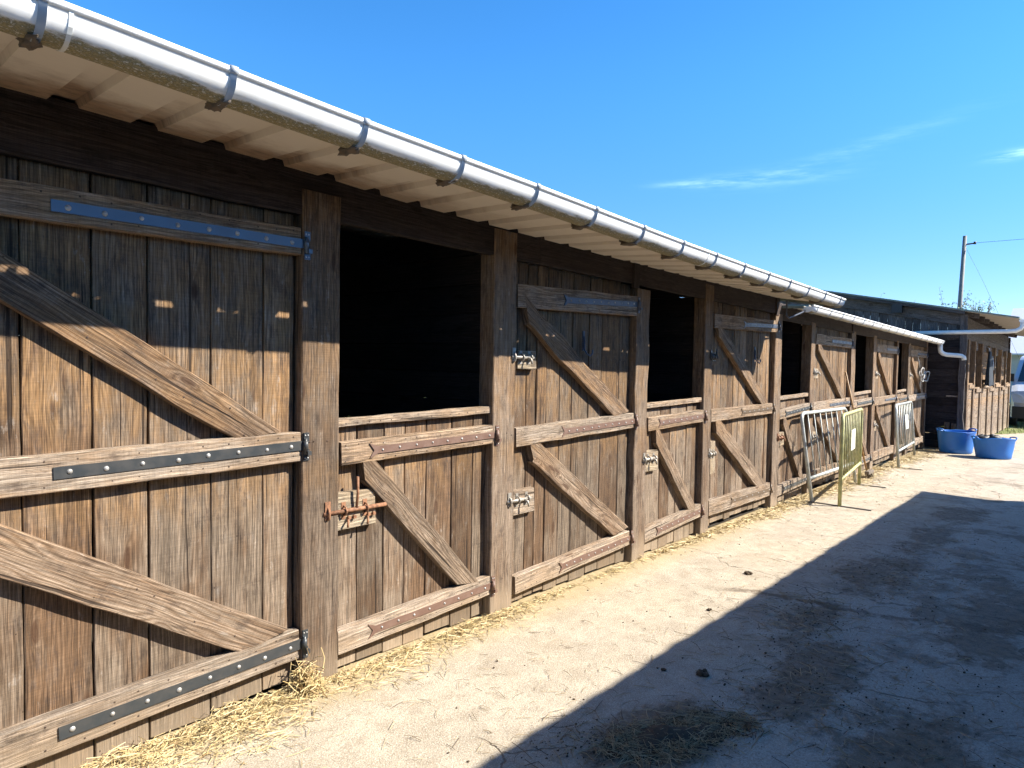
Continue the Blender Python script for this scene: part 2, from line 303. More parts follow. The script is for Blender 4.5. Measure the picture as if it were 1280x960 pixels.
# ------------------------------------------------------------------ mesh builder
class MB:
    def __init__(s): s.v = []; s.f = []; s.uv = []; s.tone = []; s.mi = []; s.sm = []
    def quad(s, idx, uvs, tone, mi=0, smooth=False):
        s.f.append(idx); s.uv.append(uvs); s.tone.append(tone); s.mi.append(mi); s.sm.append(smooth)
    def face(s, pts, tone=(1, .5, .5), mi=0, uvs=None, smooth=False):
        b = len(s.v); s.v += [tuple(p) for p in pts]
        s.quad(tuple(range(b, b + len(pts))), uvs or [(0, 0)] * len(pts), tone, mi, smooth)
    # a wooden board from a to b; wd = width direction, nr = face normal
    def board(s, a, b, w, t, nr=(0, -1, 0), tone=None, mi=0, seg=0.14, jit=0.002, ch=0.004, w2=None, skew=0.0, seed=None, cut0=0.0, cut1=0.0, warp=0.0):
        a = Vector(a); b = Vector(b); ax = (b - a); L = ax.length; ax.normalize(); nr = Vector(nr).normalized()
        wd = ax.cross(nr).normalized()
        if tone is None: tone = (rng.uniform(0.70, 1.20), rng.random(), rng.random())
        w2 = w if w2 is None else w2
        n = max(1, int(L / seg)); u0 = rng.uniform(0, 50); v0 = rng.uniform(0, 20); sd = rng.uniform(0, 99) if seed is None else seed
        base = len(s.v)
        for i in range(n + 1):
            k = i / n; ww = (w + (w2 - w) * k) / 2
            j1 = jit * noise.noise(Vector((k * L * 3.1, sd, 0))) * 2 + jit * 0.5 * noise.noise(Vector((k * L * 14, sd, 3)))
            j2 = jit * noise.noise(Vector((k * L * 3.1, sd, 7))) * 2 + jit * 0.5 * noise.noise(Vector((k * L * 14, sd, 9)))
            jn = warp * noise.noise(Vector((k * L * 0.9, sd, 5)))
            h = t / 2
            for q, (x, y) in enumerate(((-ww + j1 + ch, h), (ww + j2 - ch, h), (ww + j2, h - ch), (ww + j2, -h + ch), (ww + j2 - ch, -h), (-ww + j1 + ch, -h), (-ww + j1, -h + ch), (-ww + j1, h - ch))):
                sl = (cut0 * (x / ww if ww else 0) if i == 0 else cut1 * (x / ww if ww else 0) if i == n else 0)
                s.v.append(tuple(a + ax * (k * L + sl) + wd * x + nr * (y + jn)))
        per = [0, w - 2 * ch, w - ch, w + t - 2*ch, w + t, 2 * w + t, 2 * w + t + ch, 2*w + 2*t]
        for i in range(n):
            for q in range(8):
                r = (q + 1) % 8; A = base + i * 8
                va = v0 + per[q]; vb = v0 + (per[q + 1] if q < 7 else per[7] + ch)
                ua = u0 + L * i / n; ub = u0 + L * (i + 1) / n
                s.quad((A + q, A + r, A + 8 + r, A + 8 + q), [(ua, va), (ua, vb), (ub, vb), (ub, va)], tone, mi)
        dk = (tone[0] * 0.85, tone[1], tone[2])
        s.quad(tuple(base + q for q in range(7, -1, -1)), [(u0 + 0.01 * q, v0 + 0.02 * q) for q in range(8)], dk, mi)
        s.quad(tuple(base + n * 8 + q for q in range(8)), [(u0 + 0.01 * q, v0 + 0.02 * q) for q in range(8)], dk, mi)
    def box(s, lo, hi, tone=(1, .5, .5), mi=0):
        x0, y0, z0 = lo; x1, y1, z1 = hi
        P = [(x0,y0,z0),(x1,y0,z0),(x1,y1,z0),(x0,y1,z0),(x0,y0,z1),(x1,y0,z1),(x1,y1,z1),(x0,y1,z1)]
        b = len(s.v); s.v += P
        for f in ((0,3,2,1),(4,5,6,7),(0,1,5,4),(1,2,6,5),(2,3,7,6),(3,0,4,7)):
            s.quad(tuple(b + i for i in f), [(P[i][0] + P[i][1], P[i][2] + 0.3 * P[i][1]) for i in f], tone, mi)
    def tube(s, pts, r, seg=8, mi=0, tone=(1, .5, .5), caps=True, r2=None):
        pts = [Vector(p) for p in pts]; n = len(pts); base = len(s.v); prev = None
        for i, p in enumerate(pts):
            d = (pts[min(i + 1, n - 1)] - pts[max(i - 1, 0)]).normalized()
            if prev is None:
                u = d.orthogonal().normalized()
            else:
                u = (prev - d * prev.dot(d)).normalized()
            prev = u; w = d.cross(u)
            rr = r if r2 is None else r + (r2 - r) * i / (n - 1)
            for q in range(seg):
                an = 2 * math.pi * q / seg
                s.v.append(tuple(p + u * (rr * math.cos(an)) + w * (rr * math.sin(an))))
        for i in range(n - 1):
            for q in range(seg):
                r_ = (q + 1) % seg; A = base + i * seg
                s.quad((A + q, A + r_, A + seg + r_, A + seg + q), [(i, q / seg), (i, (q + 1) / seg), (i + 1, (q + 1) / seg), (i + 1, q / seg)], tone, mi, True)
        if caps:
            s.quad(tuple(base + q for q in range(seg - 1, -1, -1)), [(0, 0)] * seg, tone, mi)
            s.quad(tuple(base + (n - 1) * seg + q for q in range(seg)), [(0, 0)] * seg, tone, mi)
    def dome(s, c, nr, r, h, seg=10, mi=0):
        c = Vector(c); nr = Vector(nr).normalized(); u = nr.orthogonal().normalized(); w = nr.cross(u); base = len(s.v); rings = 3
        for i in range(rings):
            a = i / rings * math.pi / 2
            for q in range(seg):
                an = 2 * math.pi * q / seg
                s.v.append(tuple(c + (u * math.cos(an) + w * math.sin(an)) * r * math.cos(a) + nr * h * math.sin(a)))
        s.v.append(tuple(c + nr * h)); top = len(s.v) - 1
        for i in range(rings - 1):
            for q in range(seg):
                A = base + i * seg; r_ = (q + 1) % seg
                s.quad((A + q, A + r_, A + seg + r_, A + seg + q), [(0, 0)] * 4, (1, .5, .5), mi, True)
        A = base + (rings - 1) * seg
        for q in range(seg): s.quad((A + q, A + (q + 1) % seg, top), [(0, 0)] * 3, (1, .5, .5), mi, True)
    def blob(s, c, rx, ry, rz, seed=0, amp=0.25, mi=0, nu=12, nv=7, tone=(1, .5, .5)):
        base = len(s.v)
        for j in range(nv + 1):
            ph = math.pi * j / nv
            for i in range(nu):
                th = 2 * math.pi * i / nu
                d = Vector((math.sin(ph) * math.cos(th), math.sin(ph) * math.sin(th), math.cos(ph)))
                k = 1 + amp * noise.noise(d * 2.2 + Vector((seed, seed * 1.7, 0)))
                s.v.append((c[0] + d.x * rx * k, c[1] + d.y * ry * k, c[2] + d.z * rz * k))
        for j in range(nv):
            for i in range(nu):
                A = base + j * nu; B = A + nu; r = (i + 1) % nu
                s.quad((A + i, B + i, B + r, A + r), [(0, 0)] * 4, tone, mi, True)
    def build(s, name, mats, parent=None, root=None, weld=False):
        org = root if root is not None else (parent_origin(parent) if parent else Vector((0, 0, 0)))
        vs = [W(p) - org for p in s.v]
        me = bpy.data.meshes.new(name); me.from_pydata([tuple(v) for v in vs], [], s.f)
        if not isinstance(mats, (list, tuple)): mats = [mats]
        for m in mats: me.materials.append(m if not isinstance(m, str) else M[m])
        uvl = me.uv_layers.new(name='UVMap'); ta = me.color_attributes.new('tone', 'FLOAT_COLOR', 'CORNER')
        fu = []; ft = []
        for uv, t in zip(s.uv, s.tone):
            for q in uv: fu += [q[0], q[1]]; ft += [t[0], t[1], t[2], 1.0]
        me.uv_layers['UVMap'].data.foreach_set('uv', fu); me.color_attributes['tone'].data.foreach_set('color', ft)
        me.polygons.foreach_set('material_index', s.mi); me.polygons.foreach_set('use_smooth', s.sm)
        me.update()
        if weld:
            bm = bmesh.new(); bm.from_mesh(me); bmesh.ops.remove_doubles(bm, verts=bm.verts, dist=0.0003); bm.to_mesh(me); bm.free()
        o = bpy.data.objects.new(name, me); C.objects.link(o)
        if parent is not None: o.parent = parent
        elif root is not None: o.location = root
        return o
ORG = {}
def parent_origin(p):
    while p.parent is not None: p = p.parent
    return ORG[p.name]
def thing(name, label, cat, base, group=None, kind=None):
    o = bpy.data.objects.new(name, None); C.objects.link(o); o.empty_display_size = 0.2
    w = W(base); o.location = w; ORG[o.name] = w.copy()
    tag(o, label, cat, group, kind); return o
def tag(o, label=None, cat=None, group=None, kind=None):
    if label: o['label'] = label
    if cat: o['category'] = cat
    if group: o['group'] = group
    if kind: o['kind'] = kind
    return o
def copy_tree(o, parent=None):
    c = o.copy(); C.objects.link(c)
    if parent is not None: c.parent = parent
    for ch in list(o.children): copy_tree(ch, c)
    return c

# ------------------------------------------------------------------ camera
cam = bpy.data.cameras.new('camera'); co = bpy.data.objects.new('camera', cam); C.objects.link(co)
cam.sensor_width = 36; cam.lens = 840 / 1280 * 36; cam.clip_start = 0.05; cam.clip_end = 3000
yaw, pitch, roll = R(41.1796), R(2.1433), R(0.9221)
fw = Vector((math.cos(yaw) * math.cos(pitch), math.sin(yaw) * math.cos(pitch), -math.sin(pitch)))
rt = fw.cross(Vector((0, 0, 1))).normalized(); up = rt.cross(fw)
r2 = rt * math.cos(roll) + up * math.sin(roll); u2 = up * math.cos(roll) - rt * math.sin(roll)
co.matrix_world = Matrix(((r2.x, u2.x, -fw.x, 0), (r2.y, u2.y, -fw.y, 0), (r2.z, u2.z, -fw.z, 1.65), (0, 0, 0, 1)))
bpy.context.scene.camera = co

# ------------------------------------------------------------------ light
AZ, EL = R(36.9), R(40.0)
sd = Vector((math.sin(AZ) * math.cos(EL), -math.cos(AZ) * math.cos(EL), math.sin(EL)))
sl = bpy.data.lights.new('sun', 'SUN'); sl.energy = 5.0; sl.angle = R(0.53); sl.color = (1.0, 0.925, 0.80)
so = bpy.data.objects.new('sun', sl); C.objects.link(so); so.rotation_euler = sd.to_track_quat('Z', 'Y').to_euler()
so.location = (0, 0, 30)
w = bpy.data.worlds.new('World'); bpy.context.scene.world = w; w.cycles.sampling_method = 'MANUAL'; w.cycles.sample_map_resolution = 512; w.use_nodes = True
g = N(w.node_tree); bg = w.node_tree.nodes['Background']
sky = g.n('ShaderNodeTexSky', sky_type='NISHITA'); sky.sun_disc = False
sky.sun_elevation = EL; sky.sun_rotation = math.atan2(sd.x, sd.y); sky.altitude = 60; sky.air_density = 1.0; sky.dust_density = 0.1; sky.ozone_density = 2.4
hsv = g.n('ShaderNodeHueSaturation'); g.link(sky.outputs[0], hsv.inputs['Color']); hsv.inputs['Saturation'].default_value = 1.30; hsv.inputs['Value'].default_value = 1.0
# thin wisps of cirrus low in the sky
tc = g.n('ShaderNodeTexCoord').outputs['Generated']; X, Y, Z = g.sep(tc)
az = g.math('ARCTAN2', Y, X); el = g.math('ARCSINE', Z)
NW = g.noise(g.comb(g.math('MULTIPLY', az, 12.0), g.math('MULTIPLY', el, 90.0), 3.0), 1, 4, 0.65)
def wisp(az0, el0, la, le, tilt, seed):
    da = g.math('SUBTRACT', az, az0); de = g.math('ADD', g.math('SUBTRACT', el, el0), g.math('MULTIPLY', da, tilt))
    q = g.math('ADD', g.math('POWER', g.math('DIVIDE', g.math('ABSOLUTE', da), la), 2.0), g.math('POWER', g.math('DIVIDE', g.math('ABSOLUTE', de), le), 2.0))
    e = g.math('EXPONENT', g.math('MULTIPLY', q, -1.0))
    nn = NW
    return g.math('MULTIPLY', e, g.smooth(nn, 0.35, 0.75))
w1 = wisp(R(20.5), R(14.3), 0.075, 0.010, 0.02, 3.0)
w2 = wisp(R(14.0), R(15.9), 0.10, 0.010, 0.22, 8.0)
w3 = wisp(R(4.2), R(14.2), 0.030, 0.005, 0.06, 5.0)
w4 = wisp(R(26.0), R(14.2), 0.05, 0.005, 0.0, 15.0)
cl = g.math('ADD', g.math('MULTIPLY', w1, 0.28), g.math('ADD', g.math('MULTIPLY', w2, 0.13), g.math('ADD', g.math('MULTIPLY', w3, 1.0), g.math('MULTIPLY', w4, 0.4))), clamp=True)
low_ = g.smooth(el, R(24), R(2))
tint = g.mix(low_, rgb(0.84, 1.13, 1.27), rgb(0.56, 0.68, 0.98))
mixc = g.mix(cl, g.mix(1.0, hsv.outputs[0], tint, 'MULTIPLY'), rgb(5.2, 8.0, 10.0))
g.link(mixc, bg.inputs['Color']); bg.inputs['Strength'].default_value = 0.085

# ------------------------------------------------------------------ the setting: ground
m = MB()
xs = [-14, -6, 0, 6, 12, 18, 24, 30, 36]; ys = [-14, -6, -2, 2, 6, 12]
for i in range(len(xs) - 1):
    for j in range(len(ys) - 1):
        m.face([(xs[i], ys[j], 0), (xs[i+1], ys[j], 0), (xs[i+1], ys[j+1], 0), (xs[i], ys[j+1], 0)])
o = m.build('yard_ground', 'ground'); tag(o, kind='structure')
m = MB()
def gz(x): return -0.012 + (0 if x <= 36 else T * (x - 36))
for (x0, x1) in ((-900, -14), (-14, 36), (36, 1500)):
    for (y0, y1) in ((-900, -14), (-14, 12), (12, 1500)):
        if (x0, y0) == (-14, -14):continue
        m.face([(x0, y0, gz(x0)), (x1, y0, gz(x1)), (x1, y1, gz(x1)), (x0, y1, gz(x0))])
o = m.build('grassland', 'turf'); tag(o, kind='structure')
# turf strip at the far end of the yard, beside the parked van
m = MB(); vx = [24.2, 26, 28, 31, 36]; 
for i in range(4):
    a, b2 = vx[i], vx[i + 1]
    la = interp([(24.2, 2.2), (26, 1.55), (28, 1.15), (31, 0.9), (36, 0.9)], a); lb = interp([(24.2, 2.2), (26, 1.55), (28, 1.15), (31, 0.9), (36, 0.9)], b2)
    m.face([(a, la, 0.004), (b2, lb, 0.004), (b2, 7.0, 0.004), (a, 7.0, 0.004)])
o = m.build('grass_verge', 'turf'); tag(o, kind='structure')
m = MB(); 
for k in range(2600):
    x = rng.uniform(24.3, 33.5); lim = interp([(24.2, 2.2), (26, 1.55), (28, 1.15), (31, 0.9), (36, 0.9)], x)
    y = rng.uniform(lim - 0.1, 3.6); h = rng.uniform(0.03, 0.10); a = rng.uniform(0, 6.28); q = rng.uniform(0, 0.04)
    m.face([(x, y, 0), (x + 0.014 * math.cos(a), y + 0.014 * math.sin(a), 0), (x + q, y + q, h)])
o = m.build('verge_grass', 'turf'); tag(o, kind='stuff'); o['label'] = 'short yellow green grass at the far corner of the yard'; o['category'] = 'grass'

# ------------------------------------------------------------------ first stable block
ST = thing('stable_block', 'long low weathered timber stable row with white gutter running the length of the yard', 'stable', (8.0, 4.6, 0))
RIM = [(-3, 2.655), (0.6, 2.632), (1.6, 2.602), (2.7, 2.583), (4.2, 2.546), (5.4, 2.527), (8.3, 2.505)]
JUN = [(-3, 2.585), (0.8, 2.578), (1.9, 2.563), (2.4, 2.538), (4.4, 2.53), (6.1, 2.535), (8.3, 2.562)]

def sheet(s0, s1, d0, d1, hfun, name, parent, pitch=0.285, rib=0.095, rh=0.027, off=0.0, th=0.0012):
    m = MB(); prof = []; x = math.floor(s0 / pitch) * pitch + off
    while x < s1 + pitch:
        for dx, z in ((0, 0), (pitch - rib - 0.01, 0), (pitch - rib, rh), (pitch - 0.01, rh)):
            if s0 <= x + dx <= s1: prof.append((x + dx, z))
        x += pitch
    ds = [d0 + (d1 - d0) * k / 6 for k in range(7)]
    for (xa, za), (xb, zb) in zip(prof, prof[1:]):
        for da, db in zip(ds, ds[1:]):
            m.face([(xa, da, hfun(xa, da) + za), (xa, db, hfun(xa, db) + za), (xb, db, hfun(xb, db) + zb), (xb, da, hfun(xb, da) + zb)])
            m.face([(xa, da, hfun(xa, da) + za + 0.004), (xb, da, hfun(xb, da) + zb + 0.004), (xb, db, hfun(xb, db) + zb + 0.004), (xa, db, hfun(xa, db) + za + 0.004)], mi=1)
        m.face([(xa, d0, hfun(xa, d0) + za), (xb, d0, hfun(xb, d0) + zb), (xb, d0, hfun(xb, d0) + zb + 0.004), (xa, d0, hfun(xa, d0) + za + 0.004)], mi=1)
    for xe, ze in (prof[0], prof[-1]):
        for da, db in zip(ds, ds[1:]):
            m.face([(xe, da, hfun(xe, da) + ze - 0.03), (xe, db, hfun(xe, db) + ze - 0.03), (xe, db, hfun(xe, db) + ze + 0.004), (xe, da, hfun(xe, da) + ze + 0.004)], mi=1)
    return m.build(name, ['sheet', 'sheet_top'], parent)
EAV = 2.355
def roof1(s, d):
    a = interp(RIM, s) - 0.050; b = interp(JUN, s)
    k = (d - EAV) / (2.93 - EAV)
    return a + (b - a) * k if d < 2.93 else b + (d - 2.93) * 0.07
def roof2(s, d): return 2.455 + (d - 2.70) * 0.05
rf1 = sheet(-3.2, 8.28, EAV, 6.9, roof1, 'roof', ST)
# closed upper skin so that no light leaks through the ribs into the stalls
rf2 = sheet(8.28, 18.02, 2.70, 6.9, roof2, 'roof', ST, off=0.1)

# gutters -------------------------------------------------------------
def gutter(s0, s1, dc, hc, r, name, parent, back=0.0):
    m = MB(); n = max(2, int((s1 - s0) / 0.25)); prof = []
    # bead on the front rim, then the half round
    for k in range(7):
        a = math.pi * (1.0 - 0.0) - k / 6 * math.pi * 1.2
        prof.append((-r - 0.006 + 0.0085 * math.cos(math.pi - k / 6 * 3.9), 0.008 + 0.0085 * math.sin(math.pi - k / 6 * 3.9 + math.pi)))
    prof = [(-r + 0.010, 0.002), (-r + 0.012, 0.012), (-r + 0.004, 0.019), (-r - 0.006, 0.018), (-r - 0.011, 0.010), (-r - 0.009, 0.001), (-r - 0.001, -0.004)]
    for k in range(17):
        a = math.pi + k / 16 * (math.pi - back)
        prof.append((r * math.cos(a), r * math.sin(a) - 0.004))
    outer = prof; inner = [(x * 0.97, y * 0.97 + 0.001) for x, y in prof[7:]][::-1]
    full = outer + inner; L = [0.0]
    for p, q in zip(full, full[1:]): L.append(L[-1] + math.dist(p, q))
    tot = L[len(outer) - 1]
    for i in range(n):
        a = s0 + (s1 - s0) * i / n; b = s0 + (s1 - s0) * (i + 1) / n
        for q in range(len(full) - 1):
            (x0, y0), (x1, y1) = full[q], full[q + 1]
            vv0 = max(0, (L[q] - L[6]) / (tot - L[6])); vv1 = max(0, (L[q + 1] - L[6]) / (tot - L[6]))
            if q >= len(outer): vv0 = vv1 = 0.1
            m.face([(a, dc + x0, hc(a) + y0), (b, dc + x0, hc(b) + y0), (b, dc + x1, hc(b) + y1), (a, dc + x1, hc(a) + y1)], uvs=[(a, vv0), (b, vv0), (b, vv1), (a, vv1)], smooth=True)
    for e in (s0, s1):      # stop ends
        ring = [(e, dc + x, hc(e) + y) for x, y in outer[7:]]
        m.face(ring)
    return m.build(name, 'gutter', parent, weld=True)
def arcband(m, s, dc, h, r, wdt, a0, a1, n=14, mi=0, th=0.006):
    pts = []
    for k in range(n + 1):
        a = a0 + (a1 - a0) * k / n; pts.append((math.cos(a), math.sin(a)))
    for (c0, s0_), (c1, s1_) in zip(pts, pts[1:]):
        P = [(s - wdt/2, dc + (r + th) * c0, h + (r + th) * s0_), (s + wdt/2, dc + (r + th) * c0, h + (r + th) * s0_), (s + wdt/2, dc + (r + th) * c1, h + (r + th) * s1_), (s - wdt/2, dc + (r + th) * c1, h + (r + th) * s1_)]
        m.face(P, mi=mi, smooth=True)
        for sg in (-1, 1):
            x = s + sg * wdt / 2
            m.face([(x, dc + (r - .002) * c0, h + (r - .002) * s0_), (x, dc + (r + th) * c0, h + (r + th) * s0_), (x, dc + (r + th) * c1, h + (r + th) * s1_), (x, dc + (r - .002) * c1, h + (r - .002) * s1_)], mi=mi)
def bracket(s, dc, h, r, parent, far=False):
    m = MB()
    arcband(m, s, dc, h - 0.004, r, 0.021, math.pi * 1.0, math.pi * 1.86, 22 if not far else 12)
    # clip over the front bead
    m.tube([(s - 0.013, dc - r - 0.002, h + 0.009), (s + 0.013, dc - r - 0.002, h + 0.009)], 0.0155, 8)
    # stem rising at the back, and the dirty lug under the belly
    m.box((s - 0.012, dc + r * 0.80, h - r * 0.62), (s + 0.012, dc + r * 0.80 + 0.012, h + 0.0 - 0.01))
    o = m.build('gutter_bracket', ['bracket'], parent, weld=True)
    m = MB(); sd_ = rng.uniform(0, 50)
    m.blob((s - 0.004, dc + r * 0.30, h - r * 1.02), 0.024, 0.060, 0.014, sd_, 0.8, 0, 16, 10)
    m.blob((s + 0.004, dc + r * 0.72, h - r * 0.80), 0.020, 0.032, 0.016, sd_ + 3, 0.8, 0, 16, 10)
    m.build('bracket_lug', ['lug'], o if False else parent)
    return o
R1 = 0.080; DC1 = 2.283
g1 = gutter(-3.3, 8.22, DC1, lambda s: interp(RIM, s) - 0.019, R1, 'gutter', ST, back=0.335)
# added blobs blocking the sun in most of the ribs over the gutter; the open ribs let small spots of sun through
for k in range(10, 40):
    if k in (15, 17, 19, 22, 29, 31, 38): continue
    s = -3.1875 + .285 * k; m = MB(); m.blob((s, 2.378, roof1(s, 2.378) + .012), .062, .022, .024, k * 1.9, .25, 0, 12, 8); m.build('rib_sun_blocker', 'lug', rf1)
for k in range(-7, 15):
    s = 0.552 + k * 0.5345
    if s < 8.2: bracket(s, DC1, interp(RIM, s) - 0.019, R1, g1, k > 8)
# union clips and roof fixings standing above the rim
for s in (0.62, 4.70):
    m = MB(); arcband(m, s, DC1, interp(RIM, s) - 0.023, R1, 0.012, math.pi, math.pi * 1.95, 12, 0, 0.003)
    m.build('union_clip', 'pipe', g1)
for s in (1.10, 2.12, 3.55, 5.1, 6.3, 7.4, 8.05):
    m = MB(); h = roof1(s, EAV + 0.1) + 0.036
    m.tube([(s, EAV + 0.02, h - 0.02), (s, EAV + 0.02, h + 0.035)], 0.006, 6); m.dome((s, EAV + 0.02, h + 0.02), (0, 0, 1), 0.02, 0.022, 8)
    m.build('roof_fixing', 'bracket', rf1)
G2H = lambda s: interp([(8.4, 2.455), (17.5, 2.425)], s)
R2 = 0.068; DC2 = 2.675
g2 = gutter(8.42, 17.42, DC2, G2H, R2, 'gutter', ST)
for k in range(17):
    s = 8.60 + k * 0.535
    m = MB(); arcband(m, s, DC2, G2H(s) - 0.004, R2, 0.024, math.pi, math.pi * 1.86, 8)
    m.tube([(s - 0.012, DC2 - R2 - 0.002, G2H(s) + 0.009), (s + 0.012, DC2 - R2 - 0.002, G2H(s) + 0.009)], 0.0145, 6)
    m.build('gutter_bracket', 'bracket', g2)
# swan-neck outlet at the far end of the lower gutter
m = MB(); e = 17.36; h = G2H(e)
m.tube([(e, DC2, h - 0.03), (e, DC2, h - 0.17), (e + 0.01, DC2 - 0.01, h - 0.22), (e + 0.04, DC2 - 0.05, h - 0.262), (e + 0.08, DC2 - 0.11, h - 0.285), (e + 0.14, DC2 - 0.30, h - 0.30), (e + 0.16, DC2 - 0.38, h - 0.31), (e + 0.17, DC2 - 0.42, h - 0.34), (e + 0.17, DC2 - 0.43, h - 0.40)], 0.048, 12)
m.build('downpipe_elbow', 'pipe', g2)
# small grey drop pipe where the upper gutter empties into the lower
m = MB(); m.tube([(8.02, 2.78, 2.50), (8.02, 2.78, 2.32), (8.06, 2.76, 2.29), (8.42, 2.70, 2.40)], 0.009, 8)
m.build('drop_pipe', 'slate', g1)

# walls, header, floor ----------------------------------------------
def hboardwall(m, s0, s1, d, h0, h1, bw=0.16, nr=(0, -1, 0), t=0.02, tone=None):
    h = h0
    while h < h1 - 0.01:
        e = min(bw, h1 - h)
        m.board((s0, d, h + e/2), (s1, d, h + e/2), e - 0.004, t, nr, tone, seg=0.8, ch=0.002)
        h += bw
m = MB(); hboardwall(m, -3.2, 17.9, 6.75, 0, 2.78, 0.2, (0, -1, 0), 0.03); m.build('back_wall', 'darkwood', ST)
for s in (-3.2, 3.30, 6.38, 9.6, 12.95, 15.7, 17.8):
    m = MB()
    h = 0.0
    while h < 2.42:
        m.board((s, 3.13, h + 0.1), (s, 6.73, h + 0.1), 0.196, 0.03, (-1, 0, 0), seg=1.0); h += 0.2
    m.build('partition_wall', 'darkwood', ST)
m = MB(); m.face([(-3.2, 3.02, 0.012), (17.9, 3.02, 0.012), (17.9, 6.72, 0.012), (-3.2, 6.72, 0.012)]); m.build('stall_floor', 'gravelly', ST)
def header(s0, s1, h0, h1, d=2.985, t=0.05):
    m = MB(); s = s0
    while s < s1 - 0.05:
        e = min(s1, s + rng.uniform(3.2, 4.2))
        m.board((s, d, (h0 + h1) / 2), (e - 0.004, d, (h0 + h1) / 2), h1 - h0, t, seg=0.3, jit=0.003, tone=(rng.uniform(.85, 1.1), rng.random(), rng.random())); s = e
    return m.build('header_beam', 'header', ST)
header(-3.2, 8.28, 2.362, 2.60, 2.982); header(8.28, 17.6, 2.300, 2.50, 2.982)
# purlins on top, inside, so that the header reads as a frame
for d in (4.2, 5.5):
    m = MB(); m.board((-3.2, d, 2.52), (8.2, d, 2.52), 0.16, 0.06, seg=2); m.board((8.3, d, 2.42), (17.8, d, 2.42), 0.12, 0.06, seg=2); m.build('purlin', 'darkwood', ST)

# posts ----------------------------------------------------------------
def post(s0, s1, h1, front=2.948, depth=0.13, wav=0.003, wav_r=None, h0=-0.01, tone=None, mat='post'):
    m = MB(); 
    m.board(((s0 + s1) / 2, front + depth / 2, h0), ((s0 + s1) / 2, front + depth / 2, h1), s1 - s0, depth, (0, -1, 0), tone, jit=wav, seg=0.07, ch=0.006, warp=0.004)
    for k in range(5):
        a = rng.uniform(s0 + 0.03, s1 - 0.03); hh = rng.choice((0.25, 1.2, 1.22, 2.2, 0.8)) + rng.uniform(-.05, .05)
        m.dome((a, front - 0.0005, hh), (0, -1, 0), 0.005, 0.002, 6, 1)
    return m.build('post', [mat, 'nail'], ST)
post(1.803, 2.022, 2.485, tone=(0.82, 0.5, 0.13)); post(3.185, 3.405, 2.53, tone=(1.12, 0.8, 0.42))
post(4.952, 5.165, 2.33, wav=0.014, tone=(1.05, 0.7, 0.77)); post(6.262, 6.435, 2.505, tone=(0.98, 0.6, 0.25))
post(8.165, 8.385, 2.36, wav=0.006); post(9.50, 9.668, 2.34); post(11.455, 11.67, 2.33, wav=0.012)
post(12.82, 13.02, 2.33); post(14.60, 14.72, 2.32, wav=0.008); post(15.62, 15.80, 2.32); post(17.50, 17.62, 2.45)
post(-0.10, 0.265, 2.5); post(-1.5, -1.3, 2.5)
# short dark studs between header and sheet above the bays
for s, h0, h1 in ((4.93, 2.33, 2.55), (8.2, 2.34, 2.56), (11.5, 2.3, 2.46)):
    m = MB(); m.board((s, 2.955, h0), (s, 2.955, h1), 0.09, 0.03, seg=0.5); m.build('stud', 'header', ST)

# doors -----------------------------------------------------------------
def planks(m, s0, s1, h0, h1, edges=None, seed=0, wid=(0.12, 0.2), bottom=None, gap=0.007, d=3.018, t=0.026, tn=None):
    r = random.Random(seed)
    if edges is None:
        edges = [s0]
        while edges[-1] < s1 - 0.26: edges.append(edges[-1] + r.uniform(*wid))
        if s1 - edges[-1] > 0.2: edges.append((edges[-1] + s1) / 2)
        edges.append(s1)
    for i, (a, b) in enumerate(zip(edges, edges[1:])):
        gp = gap * r.uniform(0.5, 1.5)
        hb = h0 + r.uniform(-0.012, 0.012); ht = h1 + r.uniform(-0.006, 0.006)
        if bottom: hb = bottom[i]
        tone = tn[i] if tn else (r.uniform(0.66, 1.22), r.random(), r.random())
        m.board(((a + b) / 2, d + r.uniform(-0.003, 0.003), hb), ((a + b) / 2, d + r.uniform(-0.003, 0.003), ht), b - a - gp, t, (0, -1, 0), tone, jit=0.0022, seg=0.1, ch=0.003, warp=0.006)
    return edges
def nails(m, s0, s1, h0, h1, edges, off=0.03, front=2.9495, mi=1):
    for a, b in zip(edges, edges[1:]):
        for q in (0.25, 0.75):
            s = a + (b - a) * q + rng.uniform(-.01, .01)
            if s < s0 + 0.02 or s > s1 - 0.02: continue
            k = (s - s0) / (s1 - s0)
            for sg in (-1, 1):
                if rng.random() < 0.75: m.dome((s, front, h0 + (h1 - h0) * k + sg * off + rng.uniform(-.008, .008)), (0, -1, 0), 0.0042, 0.0012, 6, mi)
def rail(parent, s0, h0, s1, h1, w, edges, name='rail', w2=None, mat='rail', t=0.055, front=2.950, tone=None, cut0=0, cut1=0, jit=0.003):
    m = MB(); m.board((s0, front + t / 2, h0), (s1, front + t / 2, h1), w, t, (0, -1, 0), tone or (rng.uniform(.85, 1.12), rng.random(), rng.random()), w2=w2, jit=jit, seg=0.08, ch=0.004, cut0=cut0, cut1=cut1, warp=0.004)
    if edges: nails(m, s0, s1, h0, h1, edges, w * 0.33, front - 0.001)
    return m.build(name, [mat, 'nail'], parent)
